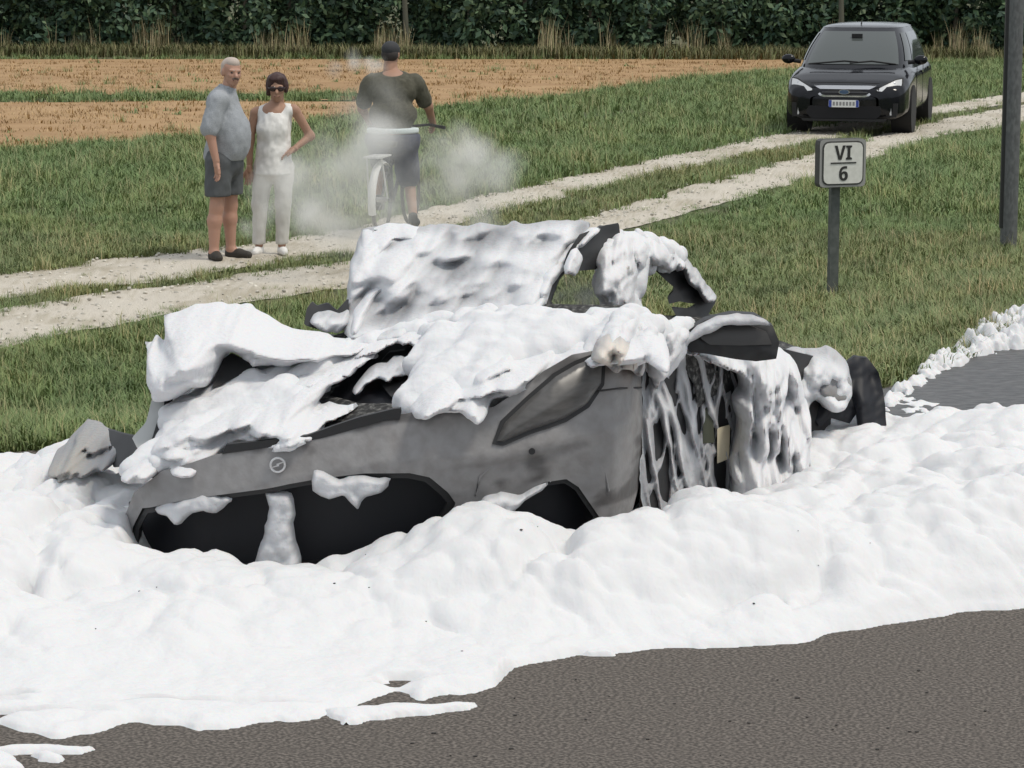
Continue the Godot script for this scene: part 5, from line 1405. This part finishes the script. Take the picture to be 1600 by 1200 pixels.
func older_man(skin: Material, dark: Material) -> void:
	var o := thing("person", "older man with thinning white hair, blue-grey polo shirt and dark shorts, standing", "person", Vector3(-2.481, -0.3, -23.133) + V(0, 0.02, 0))
	var head_at := turned(0.5, 0.05, V(0.085, 1.605, 0.03), -0.05)
	var hip_l := V(0.045, 0.84, -0.09); var hip_r := V(-0.03, 0.84, 0.09)
	var body := [[V(0.01, 0.93, 0), V(0.02, 1.0, 0), 0.155, 0.16], [V(0.03, 1.1, 0), V(0.0, 1.33, 0), 0.165, 0.13], [V(0.05, 1.45, 0.01), V(0.075, 1.54, 0.02), 0.062, 0.058],
		[V(-0.01, 1.37, -0.15), V(-0.01, 1.37, 0.15), 0.075, 0.075],
		[hip_r, V(-0.055, 0.46, 0.10), 0.088, 0.056], [V(-0.055, 0.46, 0.10), V(-0.075, 0.34, 0.095), 0.056, 0.060], [V(-0.075, 0.34, 0.095), V(-0.085, 0.08, 0.10), 0.060, 0.040],
		[hip_l, V(0.045, 0.46, -0.10), 0.088, 0.056], [V(0.045, 0.46, -0.10), V(0.035, 0.34, -0.10), 0.056, 0.060], [V(0.035, 0.34, -0.10), V(0.04, 0.08, -0.10), 0.060, 0.040],
		[V(-0.085, 0.06, 0.10), V(-0.05, 0.035, 0.16), 0.042, 0.03], [V(0.04, 0.06, -0.10), V(0.12, 0.035, -0.06), 0.042, 0.03],
		[V(-0.03, 1.36, 0.19), V(-0.085, 1.09, 0.235), 0.056, 0.042], [V(-0.085, 1.09, 0.235), V(-0.035, 0.86, 0.25), 0.044, 0.030],
		[V(0.01, 1.36, -0.19), V(0.04, 1.08, -0.235), 0.056, 0.042], [V(0.04, 1.08, -0.235), V(0.10, 0.86, -0.21), 0.044, 0.030]]
	var hr := Transform3D(Basis.from_euler(V(0.0, 0.6, 0.12)), V(-0.035, 0.855, 0.25))
	var hl := Transform3D(Basis.from_euler(V(0.0, 2.6, 0.0)), V(0.10, 0.855, -0.21))
	obj("body", joined([blob(body, 0.013, 0.035), head() + [head_at], hand(0.5) + [hr], hand(0.5) + [hl]]), skin, o)
	var hair := mat(lin(0.46, 0.39, 0.34), 0.8)
	hair.rim_enabled = true
	hair.rim = 0.3
	obj("hair", joined([blob([[V(0, 0.045, -0.035), V(0.080, 0.082, 0.086)], [V(0, 0.078, 0.012), V(0.060, 0.052, 0.068)], [V(0.07, 0.0, -0.03), V(0.016, 0.035, 0.03)], [V(-0.07, 0.0, -0.03), V(0.016, 0.035, 0.03)]], 0.006, 0.015, [[V(0, -1, 0.55), 0.012]]) + [head_at]]), hair, o)
	face_bits(o, head_at, hair)
	obj("moustache", joined([blob([[V(-0.026, -0.048, 0.092), V(0, -0.042, 0.103), 0.007, 0.009], [V(0.026, -0.048, 0.092), V(0, -0.042, 0.103), 0.007, 0.009]], 0.004, 0.006) + [head_at]]), mat(lin(0.11, 0.08, 0.065), 0.8), o)
	var polo := mat(lin(0.175, 0.205, 0.24), 0.9)
	mottled(polo, lin(0.28, 0.30, 0.325), lin(0.36, 0.38, 0.405), 0.05, 4)
	polo.uv1_scale = Vector3.ONE * 3.0
	obj("polo_shirt", joined([blob([[V(0.0, 0.90, 0), V(0.03, 1.0, 0), 0.170, 0.175], [V(0.075, 1.06, 0.02), V(0.165, 0.25, 0.18)], [V(0.04, 1.12, 0), V(0.0, 1.33, 0), 0.185, 0.142], [V(-0.01, 1.375, -0.15), V(-0.01, 1.375, 0.15), 0.082, 0.082], [V(0.03, 1.43, 0.0), V(0.05, 1.47, 0.01), 0.09, 0.075],
		[V(-0.03, 1.36, 0.18), V(-0.085, 1.14, 0.225), 0.080, 0.082], [V(0.01, 1.36, -0.18), V(0.035, 1.14, -0.225), 0.080, 0.082]], 0.012, 0.04, [[V(0, -1, 0), -0.855], [V(0.3, 1, 0), 1.505]], 0.012)]), polo, o)
	obj("collar", joined([blob([[V(0.03, 1.475, -0.07), V(0.10, 1.46, 0.0), 0.014, 0.014], [V(0.10, 1.46, 0.0), V(0.06, 1.475, 0.075), 0.014, 0.014], [V(0.06, 1.475, 0.075), V(-0.01, 1.49, 0.05), 0.014, 0.014], [V(-0.01, 1.49, 0.05), V(-0.01, 1.49, -0.05), 0.014, 0.014]], 0.007, 0.01)]), polo, o)
	obj("shorts", joined([blob([[V(0.0, 0.92, 0), V(0.01, 0.84, 0), 0.165, 0.16], [hip_r + V(0, 0.0, 0), V(-0.05, 0.50, 0.105), 0.118, 0.108], [hip_l, V(0.042, 0.50, -0.105), 0.118, 0.108]], 0.012, 0.03, [[V(0, -1, 0), -0.55], [V(0, 1, 0), 0.96]], 0.012)]), mat(lin(0.085, 0.092, 0.098), 0.85), o)
	var sm := mat(lin(0.035, 0.030, 0.024), 0.7)
	obj("shoe", joined([shoe(V(-0.09, 0.045, 0.09), V(-0.03, 0.03, 0.20))]), sm, o)
	obj("shoe", joined([shoe(V(0.035, 0.045, -0.105), V(0.20, 0.03, -0.02))]), sm, o)

func woman(skin: Material, dark: Material) -> void:
	var o := thing("person", "woman with dark red-brown hair and sunglasses, white sleeveless top and white trousers", "person", Vector3(-2.089, -0.3, -23.531) + V(0, 0.02, 0))
	var head_at := turned(0.06, 0.12, V(0.045, 1.455, 0.04))
	var body := [[V(-0.005, 0.80, 0), V(0.0, 0.9, 0), 0.135, 0.125], [V(0.0, 0.98, 0), V(0.01, 1.22, 0), 0.115, 0.115], [V(0.03, 1.27, 0.0), V(0.045, 1.40, 0.02), 0.058, 0.050], [V(-0.12, 1.245, 0), V(0.18, 1.265, 0), 0.048, 0.048],
		[V(-0.08, 0.76, 0), V(-0.12, 0.44, 0.02), 0.080, 0.052], [V(-0.12, 0.44, 0.02), V(-0.135, 0.07, 0), 0.052, 0.035], [V(0.09, 0.76, 0), V(0.085, 0.44, 0.02), 0.080, 0.052], [V(0.085, 0.44, 0.02), V(0.065, 0.07, 0), 0.052, 0.035],
		[V(-0.155, 1.235, 0), V(-0.20, 0.99, 0.01), 0.042, 0.035], [V(-0.20, 0.99, 0.01), V(-0.205, 0.77, 0.04), 0.035, 0.026],
		[V(0.205, 1.24, -0.01), V(0.325, 1.03, -0.05), 0.043, 0.036], [V(0.325, 1.03, -0.05), V(0.195, 0.93, 0.07), 0.036, 0.026]]
	var hl := Transform3D(Basis.from_euler(V(0.0, 0.2, -1.1)) * Basis.from_scale(V(-1, 1, 1)), V(0.20, 0.93, 0.075))
	var hand_l := hand(0.55)
	var flip: PackedInt32Array = hand_l[1]
	for k in range(0, flip.size(), 3):
		var q := flip[k]; flip[k] = flip[k + 1]; flip[k + 1] = q
	var hr := Transform3D(Basis.from_euler(V(0.0, -1.2, 0.0)), V(-0.205, 0.765, 0.045))
	obj("body", joined([blob(body, 0.013, 0.03), head(0.95) + [head_at], [hand_l[0], flip, hl], hand(0.5) + [hr]]), skin, o)
	var hair := mat(lin(0.045, 0.018, 0.017), 0.6)
	obj("hair", joined([blob([[V(0, 0.048, -0.022), V(0.090, 0.088, 0.100)], [V(0.074, 0.0, -0.02), V(0.022, 0.055, 0.05)], [V(-0.074, 0.0, -0.02), V(0.022, 0.055, 0.05)], [V(0.0, 0.085, 0.04), V(0.068, 0.038, 0.055)], [V(-0.07, -0.06, -0.01), V(0.018, 0.04, 0.03)]], 0.006, 0.02, [[V(0, -0.75, 0.66), 0.040]], 0.012) + [head_at]]), hair, o)
	face_bits(o, head_at, hair, false)
	obj("sunglasses", joined([blob([[V(-0.034, 0.006, 0.090), V(0.033, 0.024, 0.012)], [V(0.034, 0.006, 0.090), V(0.033, 0.024, 0.012)], [V(-0.02, 0.012, 0.096), V(0.02, 0.012, 0.096), 0.007, 0.007], [V(0.066, 0.010, 0.08), V(0.080, 0.012, -0.01), 0.006, 0.005], [V(-0.066, 0.010, 0.08), V(-0.080, 0.012, -0.01), 0.006, 0.005]], 0.004, 0.004) + [head_at]]), mat(lin(0.03, 0.014, 0.014), 0.2), o)
	var white := mat(lin(0.62, 0.61, 0.585), 0.9)
	mottled(white, lin(0.70, 0.69, 0.665), lin(0.78, 0.77, 0.75), 0.04, 4)
	var cream := mat(lin(0.60, 0.585, 0.55), 0.9)
	obj("sleeveless_top", joined([blob([[V(0.0, 0.70, 0.0), V(0.005, 0.86, 0.0), 0.172, 0.155], [V(0.005, 0.95, 0.0), V(0.012, 1.15, 0), 0.148, 0.145], [V(-0.055, 1.09, 0.075), V(0.055, 1.09, 0.075), 0.075, 0.075], [V(-0.085, 1.24, 0), V(0.14, 1.255, 0), 0.062, 0.062], [V(0.015, 1.2, 0.0), V(0.02, 1.25, 0.0), 0.11, 0.09]], 0.012, 0.04, [[V(0, -1, 0), -0.70], [V(0.03, 1.335, 0.07), 0.10, 0], [V(0.03, 1.36, 0.0), 0.088, 0]], 0.014)]), white, o)
	obj("trousers", joined([blob([[V(-0.005, 0.78, 0), V(0, 0.88, 0), 0.148, 0.135], [V(-0.08, 0.76, 0), V(-0.12, 0.44, 0.02), 0.098, 0.070], [V(-0.12, 0.44, 0.02), V(-0.135, 0.09, 0), 0.070, 0.054], [V(0.09, 0.76, 0), V(0.085, 0.44, 0.02), 0.098, 0.070], [V(0.085, 0.44, 0.02), V(0.065, 0.09, 0), 0.070, 0.054]], 0.012, 0.025, [[V(0, -1, 0), -0.085]], 0.010)]), cream, o)
	obj("shoe", joined([shoe(V(-0.135, 0.035, -0.01), V(-0.16, 0.022, 0.13), 0.038)]), white, o)
	obj("shoe", joined([shoe(V(0.065, 0.035, -0.01), V(0.10, 0.022, 0.13), 0.038)]), white, o)

func cyclist(skin: Material, dark: Material) -> void:
	var at: Vector3 = Vector3(-1.158, -0.3, -25.504) + V(0, 0.02, 0)
	var o := thing("person", "man with his back turned, dark cap, olive T-shirt, navy shorts, on a bicycle", "person", at)
	var yaw := PI - 0.25
	var f := Basis(Vector3.UP, yaw)            # he faces away, a little to the right
	var head_at := turned(yaw, 0.1, V(0.01, 1.66, -0.16))
	var body := [[V(0.03, 0.90, 0.0), V(0.03, 1.02, -0.02), 0.15, 0.15], [V(0.03, 1.08, -0.03), V(0.03, 1.38, -0.10), 0.15, 0.15], [V(0.02, 1.45, -0.12), V(0.01, 1.58, -0.15), 0.064, 0.060], [V(-0.15, 1.40, -0.11), V(0.22, 1.40, -0.12), 0.072, 0.072],
		[V(0.13, 0.86, 0.0), V(0.17, 0.50, -0.24), 0.092, 0.062], [V(0.17, 0.50, -0.24), V(0.215, 0.14, -0.06), 0.062, 0.040], [V(-0.07, 0.86, 0.0), V(-0.10, 0.62, -0.34), 0.092, 0.062], [V(-0.10, 0.62, -0.34), V(-0.12, 0.28, -0.22), 0.062, 0.040],
		[V(0.215, 0.10, -0.06), V(0.24, 0.05, -0.18), 0.038, 0.03], [V(-0.12, 0.25, -0.22), V(-0.10, 0.2, -0.34), 0.038, 0.03],
		[V(0.26, 1.38, -0.12), V(0.36, 1.17, -0.22), 0.056, 0.044], [V(0.36, 1.17, -0.22), V(0.40, 0.98, -0.42), 0.044, 0.032], [V(-0.20, 1.38, -0.11), V(-0.27, 1.15, -0.22), 0.056, 0.044], [V(-0.27, 1.15, -0.22), V(-0.20, 0.98, -0.42), 0.044, 0.032]]
	var h1 := hand(1.2); var h2 := hand(1.2)
	var flip: PackedInt32Array = h2[1]
	for k in range(0, flip.size(), 3):
		var q := flip[k]; flip[k] = flip[k + 1]; flip[k + 1] = q
	var hr := Transform3D(Basis.from_euler(V(1.15, 0.0, 0.0)), V(0.40, 0.985, -0.42))
	var hl := Transform3D(Basis.from_euler(V(1.15, 0.0, 0.0)) * Basis.from_scale(V(-1, 1, 1)), V(-0.20, 0.985, -0.42))
	obj("body", joined([blob(body, 0.013, 0.03), head() + [head_at], h1 + [hr], [h2[0], flip, hl]]), skin, o)
	var cap_m := mat(lin(0.030, 0.032, 0.036), 0.8)
	obj("cap", joined([blob([[V(0, 0.045, -0.015), V(0.087, 0.085, 0.106)], [V(0, 0.03, 0.09), V(0.06, 0.012, 0.07)]], 0.006, 0.012, [[V(0, -1, 0), 0.01]]) + [head_at]]), cap_m, o)
	obj("hair", joined([blob([[V(0, 0.0, -0.04), V(0.083, 0.075, 0.072)]], 0.006, 0.012, [[V(0, 0, 1), 0.005], [V(0, 1, 0), 0.03]]) + [head_at]]), mat(lin(0.035, 0.030, 0.028), 0.8), o)
	face_bits(o, head_at, cap_m)
	var olive := mat(lin(0.078, 0.078, 0.060), 0.95)
	mottled(olive, lin(0.066, 0.064, 0.046), lin(0.098, 0.094, 0.070), 0.05, 4)
	obj("t_shirt", joined([blob([[V(0.03, 0.98, 0.0), V(0.03, 1.1, -0.03), 0.160, 0.156], [V(0.03, 1.12, -0.03), V(0.03, 1.38, -0.10), 0.160, 0.160], [V(-0.07, 1.10, -0.02), V(0.13, 1.10, -0.02), 0.13, 0.13], [V(-0.06, 1.33, -0.07), V(0.12, 1.33, -0.07), 0.14, 0.14], [V(-0.16, 1.405, -0.11), V(0.23, 1.405, -0.12), 0.082, 0.082], [V(0.26, 1.375, -0.12), V(0.325, 1.23, -0.19), 0.078, 0.076], [V(-0.20, 1.375, -0.11), V(-0.25, 1.22, -0.19), 0.078, 0.076]], 0.012, 0.04, [[V(0, -1, 0), -0.965], [V(0, 1, 0.3), 1.47]], 0.014)]), olive, o)
	obj("white_waistband", joined([blob([[V(-0.045, 0.955, 0.0), V(0.105, 0.955, 0.0), 0.172, 0.172]], 0.012, 0.02, [[V(0, -1, 0), -0.93], [V(0, 1, 0), 0.98]])]), mat(lin(0.62, 0.70, 0.70), 0.9), o)
	obj("shorts", joined([blob([[V(-0.07, 0.87, 0), V(0.13, 0.87, 0), 0.165, 0.165], [V(0.13, 0.84, 0.0), V(0.165, 0.5, -0.20), 0.130, 0.112], [V(-0.07, 0.84, 0), V(-0.10, 0.64, -0.30), 0.130, 0.105]], 0.012, 0.03, [[V(0, 1, 0), 0.925], [V(0.02, -1, -0.35), -0.325]], 0.014)]), mat(lin(0.026, 0.034, 0.072), 0.9), o)
	var sm := mat(lin(0.05, 0.05, 0.05), 0.7)
	obj("shoe", joined([shoe(V(0.215, 0.085, -0.05), V(0.245, 0.06, -0.19))]), sm, o)
	obj("shoe", joined([shoe(V(-0.12, 0.24, -0.21), V(-0.10, 0.20, -0.34))]), sm, o)
	# the bicycle under him
	var b := thing("bicycle", "dark bicycle with a white rear mudguard and carrier under the cyclist", "bicycle", at + V(0.03, 0, 0.0), -0.22)
	var frame := mat(lin(0.05, 0.055, 0.06), 0.4, 0.3)
	var whitep := mat(lin(0.68, 0.68, 0.66), 0.4)
	var steel := mat(lin(0.4, 0.4, 0.4), 0.35, 0.7)
	var tyre := TorusMesh.new(); tyre.inner_radius = 0.30; tyre.outer_radius = 0.335; tyre.rings = 40; tyre.ring_segments = 10
	var rubber := mat(lin(0.015, 0.015, 0.015), 0.85)
	for z in [0.42, -0.64]:
		var w := obj("wheel", tyre, rubber, b, V(0, 0.335, z), V(0, 0, PI / 2))
		var hub := CylinderMesh.new(); hub.top_radius = 0.025; hub.bottom_radius = 0.025; hub.height = 0.09
		obj("hub", hub, steel, w)
		for s in 9: obj("spoke", tube(PackedVector3Array([V(0, -0.02, 0), V(cos(s * TAU / 9), 0, sin(s * TAU / 9)) * 0.305]), [0.0018], 4), steel, w)
	obj("frame", joined([blob([[V(0, 0.30, 0.02), V(0, 0.80, 0.14), 0.018, 0.018], [V(0, 0.30, 0.02), V(0, 0.72, -0.46), 0.020, 0.020], [V(0, 0.335, 0.42), V(0, 0.30, 0.02), 0.013, 0.013], [V(0, 0.335, 0.42), V(0, 0.72, 0.12), 0.012, 0.012], [V(0, 0.62, 0.10), V(0, 0.78, -0.44), 0.016, 0.016], [V(0, 0.92, -0.42), V(0, 0.66, -0.48), 0.019, 0.019]], 0.010, 0.01)]), frame, b)
	for s in [-1, 1]: obj("fork", tube(PackedVector3Array([V(s * 0.02, 0.68, -0.48), V(s * 0.05, 0.6, -0.51), V(s * 0.05, 0.335, -0.64)]), [0.013, 0.013, 0.009], 8), frame, b)
	obj("handlebar", tube(PackedVector3Array([V(-0.31, 0.965, -0.30), V(-0.20, 0.985, -0.42), V(0, 0.96, -0.46), V(0.24, 0.985, -0.44), V(0.42, 0.965, -0.34)]), [0.018, 0.013, 0.013, 0.013, 0.018], 8), rubber, b)
	obj("saddle", joined([blob([[V(0, 0.84, 0.20), V(0, 0.845, 0.0), 0.075, 0.03], [V(-0.05, 0.845, 0.22), V(0.05, 0.845, 0.22), 0.05, 0.05]], 0.010, 0.02, [[V(0, 1, 0), 0.87], [V(0, -1, 0), -0.81]])]), dark, b)
	var guard := PackedVector3Array()
	for k in 13:
		var a := -0.5 + k * 0.19
		guard.append(V(0, 0.335 + 0.365 * cos(a), 0.42 + 0.365 * sin(a)))
	var gm := grid(12, 6, func(u: float, v: float) -> Vector3:
		var a := -0.6 + u * 2.5
		var w := v - 0.5
		var r := 0.37 - 0.10 * w * w
		return V(w * 0.075, 0.335 + r * cos(a), 0.42 + r * sin(a)))
	obj("mudguard", gm, whitep, b)
	var rack := obj("carrier", box(V(0.17, 0.014, 0.40)), whitep, b, V(-0.03, 0.742, 0.46))
	for s in [-1, 1]:
		obj("carrier_stay", tube(PackedVector3Array([V(s * 0.07, 0.0, 0.1), V(s * 0.09, -0.40, -0.03)]), [0.009], 6), whitep, rack)

# ---------------------------------------------------------------- smoke

func smoke() -> void:
	# drifting smoke as clouds of small translucent flakes of soot-white haze, thick in the middle and thin at the rim
	var r := RandomNumberGenerator.new(); r.seed = 77
	var sm := mat(Color.WHITE, 1.0)
	var fade := Gradient.new()
	fade.set_color(0, Color(0.97, 0.97, 0.96, 0.27)); fade.set_color(1, Color(0.97, 0.97, 0.96, 0.0))
	fade.add_point(0.5, Color(0.97, 0.97, 0.96, 0.115))
	var soft := GradientTexture2D.new()
	soft.gradient = fade
	soft.fill = GradientTexture2D.FILL_RADIAL
	soft.fill_from = Vector2(0.5, 0.5); soft.fill_to = Vector2(1.0, 0.5)
	soft.width = 64; soft.height = 64
	sm.albedo_texture = soft
	sm.transparency = BaseMaterial3D.TRANSPARENCY_ALPHA
	sm.metallic_specular = 0.0
	sm.cull_mode = BaseMaterial3D.CULL_DISABLED
	sm.backlight_enabled = true
	sm.backlight = Color(0.8, 0.8, 0.8)
	var flake := QuadMesh.new()
	flake.size = Vector2(2, 2)
	# plumes: middle, spread, number of flakes, label
	var plumes := [
		[Vector3(-1.43, 0.39, -21.8), V(0.32, 0.20, 0.3), 50, "dense white smoke billowing at the left of the cyclist, behind the burnt car"],
		[Vector3(-1.139, 0.749, -22.6), V(0.17, 0.30, 0.25), 17, "thin veil of smoke rising over the back of the cyclist"],
		[Vector3(-1.279, 1.384, -23), V(0.13, 0.045, 0.15), 15, "small wisp of smoke beside the head of the cyclist"],
		[Vector3(-0.383, 0.486, -23), V(0.17, 0.17, 0.2), 38, "pale peaked puff of smoke at the right of the cyclist, beside the track"],
		[Vector3(-1.032, 0.201, -21.6), V(0.55, 0.10, 0.4), 34, "low smoke creeping over the track behind the roof of the burnt car"],
		[Vector3(0.3, 0.746, -12.5), V(0.06, 0.04, 0.15), 14, "little smoke inside the cabin of the burnt car"]]
	for p in plumes:
		var mm := MultiMesh.new()
		mm.transform_format = MultiMesh.TRANSFORM_3D
		mm.mesh = flake
		var where := []
		var half: Vector3 = p[1]
		while where.size() < p[2]:
			var d := V(r.randfn(), r.randfn(), r.randfn())
			if d.length() > 2.4: continue
			var q := V(d.x * half.x, d.y * half.y, d.z * half.z)
			if noise.get_noise_3d(q.x * 190.0 + p[0].x * 50.0, q.y * 150.0, q.z * 190.0) < r.randf_range(-0.75, 0.2): continue
			var s := minf(half.y, 0.25) * r.randf_range(0.6, 1.4) + 0.04
			where.append(Transform3D(Basis.from_euler(V((0.25 + 0.5 * r.randf()) * (1.0 if r.randf() < 0.5 else -1.0), (0.25 + 0.6 * r.randf()) * (1.0 if r.randf() < 0.5 else -1.0), r.randf() * TAU)).scaled(Vector3.ONE * s), q))
		mm.instance_count = where.size()
		for k in where.size(): mm.set_instance_transform(k, where[k])
		var o := MultiMeshInstance3D.new()
		o.multimesh = mm
		o.material_override = sm
		o.position = p[0]
		o.name = numbered("smoke")
		add_child(o)
		tag(o, p[3], "smoke", "smoke drifting behind the burnt car", "stuff")
